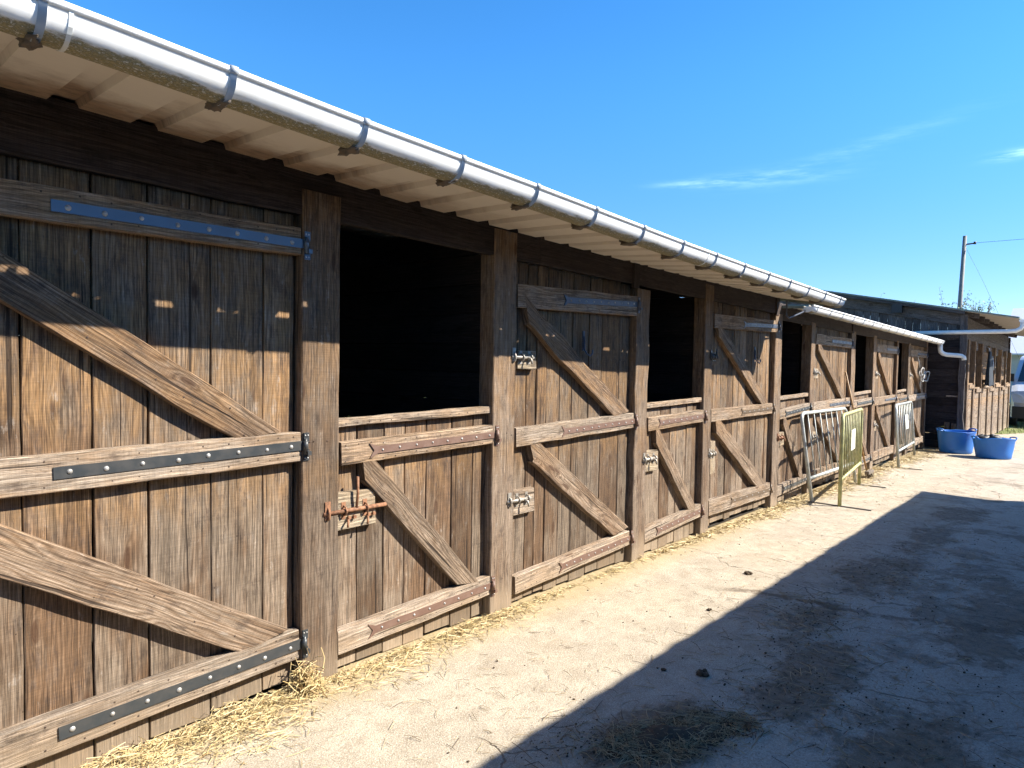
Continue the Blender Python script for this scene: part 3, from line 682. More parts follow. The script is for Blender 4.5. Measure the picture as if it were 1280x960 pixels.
def brace(parent, a, b, w, c0, c1, tone=None, jit=0.004, t=0.054, front=2.951):
    m = MB(); m.board((a[0], front + t / 2, a[1]), (b[0], front + t / 2, b[1]), w, t, (0, -1, 0), tone or (rng.uniform(.85, 1.1), rng.random(), rng.random()), jit=jit, seg=0.07, cut0=c0, cut1=c1, warp=0.004)
    for k in range(6):
        q = rng.uniform(0.05, 0.95); of = rng.uniform(-w * .3, w * .3)
        m.dome((a[0] + (b[0] - a[0]) * q, front - 0.001, a[1] + (b[1] - a[1]) * q + of), (0, -1, 0), 0.005, 0.0015, 6, 1)
    return m.build('brace', ['brace', 'nail'], parent)
def strap(parent, s0, h0, s1, h1, w, nb, mat, fish=False, front=2.9495, hinge=True, bolts=None, th=0.006):
    m = MB(); a = Vector((s0, 0, h0)); b = Vector((s1, 0, h1)); ax = (b - a).normalized(); L = (b - a).length
    up_ = Vector((-ax.z, 0, ax.x)); y0 = front - th; hw = w / 2
    def P(u, v, y): p = a + ax * u + up_ * v; return (p.x, y, p.z)
    if fish:   # fishtail tip
        out = [(0.04, -hw), (L, -hw), (L, hw), (0.04, hw), (0.012, hw + 0.012), (-0.012, hw + 0.020), (0.018, 0.0), (-0.012, -hw - 0.020), (0.012, -hw - 0.012)]
    else: out = [(0, -hw), (L, -hw), (L, hw), (0, hw)]
    f = [P(u, v, y0) for u, v in out]
    if fish:
        m.face([P(0.04, -hw, y0), P(L, -hw, y0), P(L, hw, y0), P(0.04, hw, y0)])
        m.face([P(0.04, hw, y0), P(0.012, hw + .012, y0), P(-0.012, hw + .02, y0), P(0.018, 0, y0)])
        m.face([P(0.04, -hw, y0), P(0.04, hw, y0), P(0.018, 0, y0)])
        m.face([P(0.04, -hw, y0), P(0.018, 0, y0), P(-0.012, -hw - .02, y0), P(0.012, -hw - .012, y0)])
    else: m.face(f)
    for i in range(len(out)):
        (u0, v0), (u1, v1) = out[i], out[(i + 1) % len(out)]
        m.face([P(u0, v0, y0), P(u0, v0, front), P(u1, v1, front), P(u1, v1, y0)])
    for k in range(nb):
        q = (0.05 + (L - 0.11) * k / (nb - 1)) if not fish else (0.075 + (L - 0.13) * k / (nb - 1))
        if bolts: q = bolts[k]
        q += rng.uniform(-.006, .006); m.dome(P(q, rng.uniform(-.003, .003), y0), (0, -1, 0), (0.0105 if not fish else 0.0075) * rng.uniform(.85, 1.08), 0.006, 12, 1)
    st = m.build('strap_hinge', [mat, 'bolt'], parent)
    if hinge:   # knuckle eye, pin and its plate screwed on the post
        m = MB(); e = P(L, 0, y0)
        m.tube([(e[0] + 0.012, y0 - 0.008, e[2] - hw), (e[0] + 0.012, y0 - 0.008, e[2] + hw)], 0.013, 10)
        m.tube([(e[0] + 0.012, y0 - 0.008, e[2] - hw - 0.022), (e[0] + 0.012, y0 - 0.008, e[2] + hw + 0.012)], 0.0085, 8)
        hx = 0.030
        m.box((e[0] + 0.006, 2.9475 - 0.006, e[2] - hw - 0.052), (e[0] + 0.006 + hx, 2.9475, e[2] - hw + 0.004))
        m.box((e[0] + 0.006, 2.9475 - 0.006, e[2] + hw - 0.004), (e[0] + 0.006 + hx, 2.9475, e[2] + hw + 0.040))
        m.box((e[0] + 0.014, 2.9475 - 0.030, e[2] - hw - 0.024), (e[0] + 0.034, 2.9475 - 0.004, e[2] - hw - 0.004))
        for zz in (-hw - 0.040, -hw - 0.012, hw + 0.026):
            for xx in (0.013, 0.028): m.dome((e[0] + xx, 2.9415, e[2] + zz), (0, -1, 0), 0.0045, 0.003, 8, 1)
        m.build('hinge_knuckle', [mat, 'bolt'], parent)
    return st
def latch(parent, s, h, w, hh, metal='zinc', block='block', handle=0.0, size=1.0, long_=False, tall=False, drop=True, front=3.004):
    m = MB(); bt = 0.042; f = front - bt
    if tall: m.board((s + w/2, f + bt/2, h), (s + w/2, f + bt/2, h + hh), w, bt, (0, -1, 0), (rng.uniform(.9, 1.1), .6, rng.random()), jit=.003, ch=.004)
    else: m.board((s, f + bt/2, h + hh/2), (s + w, f + bt/2, h + hh/2), hh, bt, (0, -1, 0), (rng.uniform(.9, 1.1), .6, rng.random()), jit=.003, ch=.004, cut1=.004, seg=0.05)
    o = m.build('latch_block', [block], parent)
    m = MB(); yb = f - 0.014; hc = h + hh * (0.52 if long_ else 0.62); ro = 0.011 * size
    x0, x1 = s - 0.085 * (1 if not long_ else 1.0), s + w * (0.75 if not long_ else 1.0) + (0.06 if long_ else 0)
    m.tube([(x0, yb, hc), (x1, yb, hc)], ro, 10)
    for q in ((0.18, 0.72) if long_ else (0.15, 0.6)):
        x = s + w * q
        m.tube([(x, f, hc - 0.026), (x, yb - 0.012, hc - 0.018), (x, yb - 0.018, hc), (x, yb - 0.012, hc + 0.018), (x, f, hc + 0.026)], 0.005 * size, 8)
        m.box((x - 0.013, f - 0.003, hc - 0.045), (x + 0.013, f, hc + 0.045))
    # keeper staple on the post
    xk = s - 0.055
    m.box((xk - 0.022, 2.941, hc - 0.03), (xk + 0.010, 2.9475, hc + 0.062))
    m.tube([(xk - 0.005, 2.944, hc - 0.030), (xk - 0.005, yb - 0.014, hc - 0.022), (xk - 0.005, yb - 0.020, hc), (xk - 0.005, yb - 0.014, hc + 0.022), (xk - 0.005, 2.944, hc + 0.030)], 0.0065 * size, 8)
    if handle: m.tube([(s + w * 0.47, yb, hc), (s + w * 0.47, yb - 0.012, hc + handle * 0.5), (s + w * 0.47, yb - 0.010, hc + handle)], 0.0075 * size, 8)
    elif drop: m.tube([(s + w * 0.4, yb, hc), (s + w * 0.42, yb - 0.035, hc - 0.01), (s + w * 0.45, yb - 0.04, hc - 0.045)], 0.007 * size, 8)
    if long_:   # two hasp loops with nuts under the rod
        for q in (0.30, 0.80):
            x = s + w * q; z = h + hh * 0.26
            m.tube([(x, f, z + .012), (x - 0.018, f - 0.028, z - 0.01), (x - 0.022, f - 0.03, z - 0.035)], 0.006, 8)
            for dx in (0, 0.034): m.tube([(x + dx, f, z + .012), (x + dx, f - 0.018, z + .012)], 0.010, 6)
    return m.build('bolt', [metal], o)

def full_door(s0, s1, hb, ht, edges=None, seed=0, rails=None, braces=None, straps=(), bottom=None, label=None, tn=None):
    m = MB(); ed = planks(m, s0, s1, hb, ht, edges, seed, bottom=bottom, tn=tn)
    dr = m.build('stable_door', 'plank', ST)
    if label: dr['label'] = label
    for a in rails: rail(dr, *a, edges=ed)
    for b in braces: brace(dr, *b)
    for st in straps: strap(dr, *st[0], **st[1])
    return dr
# door nearest the camera
d1 = full_door(0.288, 1.792, 0.02, 2.405, [0.288, 0.672, 0.905, 1.114, 1.380, 1.629, 1.792], 1,
    rails=[(0.29, 2.198, 1.797, 2.228, 0.130), (0.29, 1.190, 1.800, 1.226, 0.148), (0.275, 0.178, 1.796, 0.240, 0.150)],
    braces=[((0.335, 2.10), (1.585, 1.295), 0.150, 0.09, -0.09, (0.92, 0.3, 0.31)), ((0.30, 1.115), (1.61, 0.312), 0.165, 0.09, -0.10, (1.15, 0.65, 0.58), 0.005)],
    straps=[((0.758, 2.2025, 1.806, 2.219, 0.044, 8, 'skyiron'), {}), ((0.758, 1.2015, 1.806, 1.2315, 0.046, 8, 'iron'), {}), ((0.768, 0.1975, 1.804, 0.240, 0.050, 8, 'iron'), {})],
    bottom=[0.0, 0.005, 0.012, 0.016, 0.04, 0.045], label='widest plank door with sky-tinted and slate strap hinges',
    tn=[(0.88, .4, .11), (1.05, .2, .62), (0.98, .55, .35), (0.88, .75, .83), (0.86, .85, .27), (1.1, .5, .91)])
def half_door(s0, s1, edges, seed, hc=(1.330, 1.362), rl=(1.168, 1.204), bt=(0.175, 0.212), br=None, mat='brownstrap', label=None, cap='rail'):
    m = MB(); ed = planks(m, s0, s1, 0.015, 1.335, edges, seed)
    dr = m.build('half_door', 'plank', ST)
    if label: dr['label'] = label
    m = MB(); m.board((s0 - 0.005, 2.990, hc[0]), (s1 + 0.005, 2.990, hc[1]), 0.046, 0.046, (0, -1, 0), (1.05, .8, rng.random()), jit=.003, seg=.08)
    for k in range(int((s1 - s0) / 0.075)):
        q = s0 + 0.04 + k * 0.075; m.dome((q, 2.9665, hc[0] + (hc[1] - hc[0]) * (q - s0) / (s1 - s0) - .006), (0, -1, 0), .0042, .0015, 6, 1)
    m.build('top_strip', [cap, 'nail'], dr)
    rail(dr, s0 + 0.003, rl[0], s1 + 0.025, rl[1], 0.122, ed); rail(dr, s0 - 0.012, bt[0], s1 + 0.006, bt[1], 0.128, ed)
    a, b = br or ((s0 + 0.13, rl[0] - 0.058), (s1 - 0.185, bt[1] + 0.062))
    brace(dr, a, b, 0.125, 0.085, -0.085)
    L = s1 - s0
    strap(dr, s0 + 0.19, rl[0] + 0.006, s1 + 0.03, rl[1] - 0.004, 0.040, 8, mat, True)
    strap(dr, s0 + 0.19, bt[0] + 0.008, s1 + 0.012, bt[1] - 0.002, 0.040, 8, mat, True)
    return dr
hA = half_door(2.034, 3.178, [2.034, 2.173, 2.357, 2.504, 2.671, 2.878, 3.066, 3.178], 5, br=((2.175, 1.112), (2.985, 0.272)), label='nearest half door with a rusty long bolt')
latch(hA, 2.012, 0.765, 0.252, 0.200, 'rust', 'block', 0.175, 1.0, True)
d3 = full_door(3.43, 4.938, 0.02, 2.36, [3.43, 3.587, 3.694, 3.813, 3.974, 4.128, 4.341, 4.521, 4.785, 4.938], 11,
    rails=[(3.42, 2.122, 4.962, 2.180, 0.160), (3.425, 1.165, 4.944, 1.214, 0.130), (3.44, 0.150, 4.912, 0.220, 0.125)],
    braces=[((3.515, 2.04), (4.74, 1.285), 0.150, 0.08, -0.10, (1.0, .4, .6), 0.012), ((3.585, 1.088), (4.775, 0.305), 0.155, 0.10, -0.10, (1.08, .6, .15))],
    straps=[((3.935, 2.138, 4.955, 2.194, 0.044, 10, 'slate', True), {}), ((3.94, 1.178, 4.955, 1.210, 0.042, 10, 'brownstrap', True), {}), ((3.94, 0.172, 4.925, 0.218, 0.040, 10, 'brownstrap', True), {})],
    label='plank door with two small bolts beside the nearest open hatch')
latch(d3, 3.442, 1.632, 0.195, 0.125, 'zinc', 'block', 0.0, 1.1); latch(d3, 3.420, 0.632, 0.222, 0.170, 'zinc', 'rail', 0.0, 1.1)
def hook(parent, s, h):
    m = MB(); m.tube([(s, 2.978, h + 0.10), (s, 2.974, h), (s + .004, 2.955, h - .03), (s + 0.03, 2.94, h - .05), (s + 0.05, 2.935, h - .03), (s + .055, 2.935, h)], 0.006, 8)
    m.box((s - .012, 2.980, h - .01), (s + .012, 2.989, h + .14)); m.build('hook', 'slate', parent)
hook(d3, 4.235, 1.79)
hB = half_door(5.185, 6.255, None, 15, br=((5.33, 1.095), (6.085, 0.30)), bt=(0.19, 0.256), label='half door between the second and third plank doors')
latch(hB, 5.180, 0.752, 0.215, 0.180, 'zinc', 'block', 0.0, 1.35)
d5 = full_door(6.455, 8.150, 0.055, 2.37, None, 21,
    rails=[(6.47, 2.160, 8.235, 2.208, 0.140), (6.448, 1.195, 8.135, 1.220, 0.126), (6.455, 0.247, 8.125, 0.240, 0.160)],
    braces=[((6.56, 2.10), (7.90, 1.288), 0.13, 0.07, -0.09), ((6.56, 1.12), (7.87, 0.322), 0.16, 0.09, -0.10)],
    straps=[((7.21, 2.166, 8.235, 2.209, 0.042, 8, 'slate', True), {}), ((7.21, 1.206, 8.150, 1.222, 0.036, 7, 'rail', True), {}), ((7.0, 0.250, 8.140, 0.240, 0.036, 7, 'rail', True), {})],
    label='plank door with a tall narrow latch board half in shade')
latch(d5, 6.475, 0.595, 0.115, 0.335, 'zinc', 'block', 0.0, 1.1, tall=True, drop=False); latch(d5, 6.46, 1.72, 0.10, 0.12, 'iron', 'plank', 0.08, 1.1)
hook(d5, 7.62, 1.80)
hC = half_door(8.395, 9.490, None, 25, br=((8.53, 1.095), (9.28, 0.25)), bt=(0.178, 0.222), rl=(1.130, 1.192), mat='iron')
latch(hC, 8.385, 0.74, 0.21, 0.17, 'rust', 'block', 0.0, 1.3)
def far_full(s0, s1, seed, label=None, lat=True):
    d = full_door(s0, s1, 0.05, 2.32, None, seed,
        rails=[(s0 + .02, 2.125, s1 + .02, 2.136, 0.145), (s0 - .005, 1.180, s1 + .01, 1.216, 0.138), (s0, 0.215, s1, 0.235, 0.15)],
        braces=[((s0 + .11, 2.065), (s1 - .32, 1.285), 0.12, 0.07, -0.09), ((s0 + .12, 1.10), (s1 - .34, 0.31), 0.13, 0.08, -0.09)],
        straps=[((s0 + .72, 2.128, s1 + .02, 2.136, 0.042, 6, 'slate'), {}), ((s0 + .72, 1.196, s1 + .015, 1.215, 0.040, 6, 'slate'), {})], label=label)
    if lat: latch(d, s0 + .01, 1.58, 0.17, 0.14, 'zinc', 'block', 0, 1.2); latch(d, s0 + .01, 0.66, 0.17, 0.18, 'zinc', 'block', 0, 1.2)
    return d
far_full(9.688, 11.44, 31); 
hD = half_door(11.69, 12.80, None, 35, mat='iron'); latch(hD, 11.69, 0.74, 0.2, 0.17, 'rust', 'block', 0, 1.3)
far_full(13.04, 14.585, 41)
hE = half_door(14.735, 15.60, None, 45, mat='iron'); latch(hE, 14.74, 0.74, 0.2, 0.17, 'rust', 'block', 0, 1.3)
far_full(15.82, 17.49, 51)
# bays behind and left of the camera so the row does not stop at the frame edge
half_door(-1.29, -0.11, None, 55); full_door(-3.1, -1.51, 0.02, 2.36, None, 61, rails=[(-3.1, 2.13, -1.5, 2.17, .15), (-3.1, 1.17, -1.5, 1.2, .13), (-3.1, .17, -1.5, .2, .13)], braces=[((-3.0, 2.05), (-1.7, 1.28), .14, .09, -.09), ((-3.0, 1.1), (-1.7, .3), .14, .09, -.09)])

# ------------------------------------------------------------------ things leaning and hanging on the row
def leaning_barrier(name, label, s0, d0, s1, d1, lean, mat, bars, H=1.13, plate=False, foot=True, platepos=0.42, low=0.30, step=False, r=0.0225):
    th = thing(name, label, 'barrier', ((s0 + s1) / 2, (d0 + d1) / 2, 0), 'crowd barriers standing against the stable doors')
    A = Vector((s0, d0, 0)); B = Vector((s1, d1, 0)); ax = (B - A); L = ax.length; ax.normalize()
    def P(u, h): p = A + ax * u; return (p.x, p.y + lean * h / H, h)
    m = MB(); c = 0.11; pts = [P(0, 0.0), P(0, H - c)]
    for k in range(1, 6):
        a = k / 6 * math.pi / 2; pts.append(P(c * (1 - math.cos(a)), H - c + c * math.sin(a)))
    pts += [P(c, H), P(L - c, H)]
    for k in range(1, 6):
        a = k / 6 * math.pi / 2; pts.append(P(L - c + c * math.sin(a), H - c + c * math.cos(a)))
    pts += [P(L, H - c), P(L, 0.0)]
    m.tube(pts, r, 12); m.tube([P(0, low), P(L, low)], r, 12); m.build('frame', mat, th)
    for k in range(bars):
        u = L * (k + 1) / (bars + 1); m = MB(); m.tube([P(u, low), P(u, H)], 0.0085, 8); m.build('bar', mat, th)
    if plate:
        m = MB(); u0, u1 = L * platepos, L * platepos + 0.40
        q = [P(u0, .62), P(u1, .62), P(u1, .90), P(u0, .90)]
        m.face([(p[0], p[1] - .013, p[2]) for p in q]); m.face([(p[0], p[1] - .010, p[2]) for p in q][::-1])
        for i in range(4):
            a_, b_ = q[i], q[(i + 1) % 4]; m.face([(a_[0], a_[1] - .013, a_[2]), (b_[0], b_[1] - .013, b_[2]), (b_[0], b_[1] - .010, b_[2]), (a_[0], a_[1] - .010, a_[2])])
        m.build('sign_plate', 'plate', th)
    if foot:
        for u in (0.0, L):
            p = A + ax * u; m = MB()
            m.box((p.x - .018, p.y - .36, .004), (p.x + .018, min(p.y + .36, 2.93), .012)); m.build('foot', 'footbar', th)
    return th
leaning_barrier('crowd_barrier', 'pale galvanised crowd barrier leaning on the wall behind the yellow green one', 8.98, 2.72, 11.1, 2.74, 0.17, M['whitetube'], 7, foot=False)
leaning_barrier('crowd_barrier', 'yellow green crowd barrier with a white plate, standing in front', 8.98, 2.39, 10.98, 2.66, 0.0, M['yellow'], 11, plate=True, H=1.14, low=0.33)
leaning_barrier('crowd_barrier', 'farthest grey crowd barrier leaning by the last half door', 13.6, 2.66, 15.85, 2.82, 0.09, M['galv'], 9, H=1.12, plate=True, platepos=0.5, low=0.29)
# broom handle leaning on the door behind the barriers
th = thing('broom', 'thin wooden broom handle leaning on a plank door behind the barriers', 'broom', (11.85, 2.72, 0))
m = MB(); m.tube([(11.80, 2.74, 0.05), (11.10, 2.935, 1.69)], 0.013, 10); m.build('handle', 'stick', th)
m = MB(); m.board((11.66, 2.72, 0.10), (11.98, 2.72, 0.10), 0.05, 0.06, (0, -1, 0), (1, .5, .5))
for k in range(60):
    x = 11.67 + rng.random() * .30; y = 2.72 + rng.uniform(-.025, .025); m.tube([(x, y, .085), (x + rng.uniform(-.02, .02), y + rng.uniform(-.03, .01), 0.004)], 0.002, 4, 1)
m.build('brush_head', ['bark', 'dung'], th)
# halter and lead rope looped over the last door
th = thing('lead_rope', 'pale coiled halter rope hanging from the farthest plank door', 'rope', (16.75, 2.92, 1.75))
m = MB()
m.tube([(16.55, 2.955, 2.08), (16.58, 2.93, 1.95), (16.62, 2.92, 1.84)], 0.009, 8)
for k, (rx, rz, cx, cz, ph) in enumerate(((.20, .13, 16.80, 1.70, .2), (.26, .08, 16.90, 1.66, .7), (.15, .14, 16.68, 1.68, .1), (.34, .10, 17.0, 1.64, .45))):
    pts = []
    for i in range(29):
        a = 2 * math.pi * i / 28
        pts.append((cx + rx * math.cos(a) * 1.0, 2.915 - 0.018 * k + 0.012 * math.sin(3 * a + k), cz + rz * math.sin(a + ph) + 0.02 * math.sin(2 * a)))
    m.tube(pts, 0.012, 8)
m.tube([(16.66, 2.90, 1.70), (16.64, 2.90, 1.50), (16.70, 2.91, 1.38)], 0.011, 8)
m.build('rope', 'rope', th)
m = MB(); m.tube([(16.60, 2.985, 2.09), (16.56, 2.94, 2.09), (16.56, 2.935, 2.11)], 0.007, 8); m.build('peg', 'iron', th)

# ------------------------------------------------------------------ second stable building across the end
S2 = 18.02; E2 = 27.6; F2 = 2.27
B2 = thing('end_stable', 'second timber stable with dark boarded gable and deep eave ending the row', 'stable', (22.8, 4.6, 0))
def roofh2(d): return 2.925 + (d - 1.33) * 0.197
m = MB(); h = 0.02; k = 0
while h < 2.45:
    bw = 0.165; m.board((S2 + .02, F2, h + bw/2), (S2 + .02, 3.3 if h < 2.2 else 7.0, h + bw/2), bw - 0.006, 0.03, (-1, 0, 0), (rng.uniform(.7, 1.25), rng.random(), rng.random()), seg=.4); h += bw
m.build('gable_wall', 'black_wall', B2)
m = MB(); d = F2 + .0
while d < 7.0:                      # upright boards in the gable above
    w_ = rng.uniform(.15, .2); top = roofh2(d) - .08
    if top > 2.5: m.board((S2 + .03, d + w_/2, 2.46), (S2 + .03, d + w_/2, top), w_ - .005, .025, (-1, 0, 0), (rng.uniform(.8, 1.3), rng.random(), rng.random()), seg=.4)
    d += w_
m.build('upper_gable_boards', 'bluewood', B2)
m = MB(); m.board((S2 - .02, F2 + .02, roofh2(F2) - .19), (S2 - .02, 7.0, roofh2(7.0) - .19), 0.24, .03, (-1, 0, 0), (1.1, .7, .4), seg=.5)
m.board((S2 - .23, 2.3, roofh2(2.3) - .04), (S2 - .23, 7.0, roofh2(7.0) - .04), .07, .03, (-1, 0, 0), (.7, .5, .2), seg=.5); m.build('fascia', 'bluewood', B2)
m = MB(); m.board((S2 - .055, 3.0, 2.62), (S2 - .055, 2.35, 2.62), .17, .02, (-1, 0, 0), (.8, .5, .4)); m.board((S2 - .05, F2 + .06, 0), (S2 - .05, F2 + .06, 3.05), .13, .08, (-1, 0, 0), (1.0, .6, .2), jit=.012, seg=.1); m.build('corner_post', 'bluewood', B2)
# small battens on the dark gable
m = MB(); m.board((S2 - .02, 2.62, 1.22), (S2 - .02, 2.35, 1.215), .035, .02, (-1, 0, 0), (1, .6, .3)); m.build('batten', 'rail', B2)
m = MB(); m.board((S2 - .12, 2.60, 0.0), (S2 - .02, 2.58, 0.62), .10, .03, (-1, 0, 0), (1, .6, .3)); m.board((S2 - .12, 2.46, 0.0), (S2 - .02, 2.45, 0.60), .09, .03, (-1, 0, 0), (1, .6, .3)); m.build('leaning_board', 'plank', B2)
# roof with deep eave
m = MB()
for xa, xb in ((S2 - .25, E2 + .3),):
    for za, zb, mi in ((0, 0.0, 0),):
        m.face([(xa, 1.33, roofh2(1.33)), (xa, 7.2, roofh2(7.2)), (xb, 7.2, roofh2(7.2)), (xb, 1.33, roofh2(1.33))], mi=0)
        m.face([(xa, 1.33, roofh2(1.33) + .035), (xb, 1.33, roofh2(1.33) + .035), (xb, 7.2, roofh2(7.2) + .035), (xa, 7.2, roofh2(7.2) + .035)], mi=1)
        m.face([(xa, 1.33, roofh2(1.33)), (xa, 1.33, roofh2(1.33) + .035), (xa, 7.2, roofh2(7.2) + .035), (xa, 7.2, roofh2(7.2))], mi=1)
        m.face([(xa, 1.33, roofh2(1.33)), (xb, 1.33, roofh2(1.33)), (xb, 1.33, roofh2(1.33) + .035), (xa, 1.33, roofh2(1.33) + .035)], mi=1)
m.build('roof', ['sheet2', 'sheet_top'], B2)
for s in [S2 + .1 + .9 * k for k in range(11)]:
    m = MB(); m.board((s, F2 - .2, roofh2(F2 - .2) - .055), (s, 6.9, roofh2(6.9) - .055), .10, .06, (1, 0, 0), seg=1.5); m.build('rafter', 'bluewood', B2)
g3 = gutter(S2 - .32, E2 + .3, 1.265, lambda s: 2.90, 0.07, 'gutter', B2)
for k in range(14):
    m = MB(); s = S2 - .2 + k * .7; arcband(m, s, 1.265, 2.896, .07, .026, math.pi, math.pi * 1.9, 8); m.build('gutter_bracket', 'bracket', g3)
m = MB(); e = S2 - .24
m.tube([(e, 1.27, 2.85), (e, 1.27, 2.78), (e, 1.30, 2.71), (e, 1.38, 2.665), (e, 1.5, 2.655), (e, 2.4, 2.65), (e, 3.3, 2.64)], .045, 12); m.build('cross_pipe', 'pipe', g3)
# upper front wall, posts, lower boarded doors and hatches
m = MB(); hboardwall(m, S2, E2, F2 + .06, 2.32, 3.02, .17); m.build('upper_front_boards', 'bluewood', B2)
bays = [S2 + .02, 19.1, 20.35, 21.9, 23.1, 24.7, 26.0, E2 - .16]
for i, s in enumerate(bays):
    m = MB(); w_ = .15 if i % 2 else .20
    m.board((s + w_/2, F2 + .02, 0), (s + w_/2, F2 + .02, 2.5), w_, .12, (0, -1, 0), jit=.014, seg=.1); m.build('post', 'post', B2)
for i, (a, b) in enumerate(zip(bays, bays[1:])):
    a += .15; gap = .10 + .10 * (i % 3)
    m = MB(); hboardwall(m, a + gap, b - .02, F2 + .00, .03, 1.52 - .1 * (i % 2), .16, t=.03, tone=(1.25, .9, .2 + .1 * i)); dr = m.build('half_door', 'plank', B2)
    m = MB(); m.board((a + gap, F2 - .035, 1.44 - .1 * (i % 2)), (b - .02, F2 - .035, 1.44 - .1 * (i % 2)), .09, .035, (0, -1, 0)); m.build('rail', 'rail', dr)
    for q in (.85,):
        m = MB(); x_ = a + gap + (b - a - gap) * q; m.board((x_, F2 - .035, 0.05), (x_, F2 - .035, 1.37 - .1 * (i % 2)), .09, .035, (0, -1, 0), jit=.006); m.build('upright_batten', 'rail', dr)
    if i % 3 == 2:
        m = MB(); hboardwall(m, a + gap, b - .02, F2 + .02, 1.60, 2.32, .16, t=.03); m.build('upper_door', 'plank', B2)
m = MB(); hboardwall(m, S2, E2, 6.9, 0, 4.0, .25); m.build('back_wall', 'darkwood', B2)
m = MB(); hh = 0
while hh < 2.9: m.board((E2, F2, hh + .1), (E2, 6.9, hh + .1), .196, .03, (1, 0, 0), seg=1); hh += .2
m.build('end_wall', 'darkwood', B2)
# floodlight on the fascia
th = thing('floodlight', 'small dark floodlight fixed under the end stable roof edge', 'lamp', (S2 - .12, 3.62, 3.30))
m = MB(); m.box((S2 - .24, 3.53, 3.12), (S2 - .13, 3.75, 3.34)); m.build('housing', 'black', th)
m = MB(); m.box((S2 - .246, 3.55, 3.14), (S2 - .2405, 3.73, 3.32)); m.build('lamp_glass', 'black', th)
m = MB(); m.tube([(S2 - .15, 3.56, 3.36), (S2 - .06, 3.56, 3.40), (S2 - .035, 3.56, 3.40)], .01, 6); m.tube([(S2 - .15, 3.72, 3.36), (S2 - .06, 3.72, 3.42), (S2 - .035, 3.72, 3.42)], .01, 6); m.build('mount', 'bracket', th)
# dark rug hung on the end stable front
th = thing('horse_rug', 'dark navy rug hanging by its strap on the end stable front', 'rug', (20.75, 2.17, 1.45))
m = MB(); n = 16; rows = 12
cols = []
for j in range(rows + 1):
    k = j / rows; h = 2.32 - .86 * k; hw = .10 + .20 * min(1, k * 1.5); ring = []
    for i in range(n):
        a = 2 * math.pi * i / n; fo = 1 + .16 * math.sin(5 * a + 2) * k
        ring.append((20.78 + .04 * k + hw * fo * math.cos(a), 2.13 + (.035 + .05 * k) * fo * math.sin(a) - .01, h + .02 * math.sin(3 * a) * k))
    cols.append(ring)
for j in range(rows):
    for i in range(n): m.face([cols[j][i], cols[j][(i + 1) % n], cols[j + 1][(i + 1) % n], cols[j + 1][i]], smooth=True)
m.face(cols[0]); m.face(cols[-1][::-1]); m.build('cloth', 'cloth', th)
m = MB(); m.tube([(20.78, 2.13, 2.30), (20.74, 2.14, 2.40), (20.78, 2.20, 2.44), (20.82, 2.14, 2.40), (20.80, 2.13, 2.30)], .012, 8); m.tube([(20.9, 2.08, 2.2), (20.96, 2.06, 2.0), (20.93, 2.05, 1.85)], .012, 6); m.build('strap', 'bracket', th)

# ------------------------------------------------------------------ blue tubs
def tub(name, label, c, rx, ry, h, rot, fill=False, seed=0.0, squash=0.0):
    th = thing(name, label, 'tub', (c[0], c[1], 0), 'blue tubs by the end wall')
    m = MB(); nu = 40; rings = []
    for j, (k, hh) in enumerate(((0.0, 0.004), (.80, .004), (.845, .02), (.87, .10 * 1), (.92, h * .5), (.975, h * .92), (1.01, h * .97), (1.025, h), (1.00, h + .006), (.975, h - .004), (.95, h * .85), (.88, h * .4), (.82, .03), (0.0, .022))):
        ring = []
        for i in range(nu):
            a = 2 * math.pi * i / nu; wob = 1 + .05 * noise.noise(Vector((math.cos(a) * 1.3, math.sin(a) * 1.3, seed))) * (hh / h) * 2.0
            x = rx * k * math.cos(a) * wob; y = ry * k * math.sin(a) * wob; dz = squash * math.cos(2 * a) * (hh / h) ** 2 + .018 * noise.noise(Vector((math.cos(a) * 2, math.sin(a) * 2, seed + 4))) * (hh / h)
            ring.append((c[0] + x * math.cos(rot) - y * math.sin(rot), c[1] + x * math.sin(rot) + y * math.cos(rot), hh + dz))
        rings.append(ring)
    base = len(m.v)
    for r_ in rings: m.v += r_
    for j in range(len(rings) - 1):
        for i in range(nu): m.quad((base + j * nu + i, base + j * nu + (i + 1) % nu, base + (j + 1) * nu + (i + 1) % nu, base + (j + 1) * nu + i), [(0, 0)] * 4, (1, .5, .5), 0, True)
    m.build('tub_shell', 'blue', th)
    for sg in (0, math.pi):          # moulded handles on the long ends
        a = rot + sg; px_, py_ = c[0] + rx * 1.0 * math.cos(a), c[1] + rx * 1.0 * math.sin(a); t_ = Vector((-math.sin(a), math.cos(a), 0)); o_ = Vector((math.cos(a), math.sin(a), 0))
        m = MB(); P0 = Vector((px_, py_, h + squash))
        m.tube([P0 - t_ * .10 - o_ * .01 + Vector((0, 0, -.01)), P0 - t_ * .085 + o_ * .03 + Vector((0, 0, .035)), P0 + o_ * .045 + Vector((0, 0, .045)), P0 + t_ * .085 + o_ * .03 + Vector((0, 0, .035)), P0 + t_ * .10 - o_ * .01 + Vector((0, 0, -.01))], .014, 8)
        m.build('handle', 'blue', th)
    return th
tub('rubber_tub', 'taller blue rubber tub against the dark end wall, partly in shade', (17.42, 2.32), .385, .34, .475, R(-40), seed=2.0, squash=.01)
tub('rubber_tub', 'lower blue rubber tub in the sun with a black bag inside', (16.98, 1.60), .375, .33, .415, R(-50), seed=7.0, squash=-.02)
m = MB(); 
for k in range(4): m.blob((16.98 + rng.uniform(-.12, .12), 1.66 + rng.uniform(-.08, .14), .375 + rng.uniform(0, .03)), .16, .13, .08, k * 3.1, .5, 0, 16, 9)
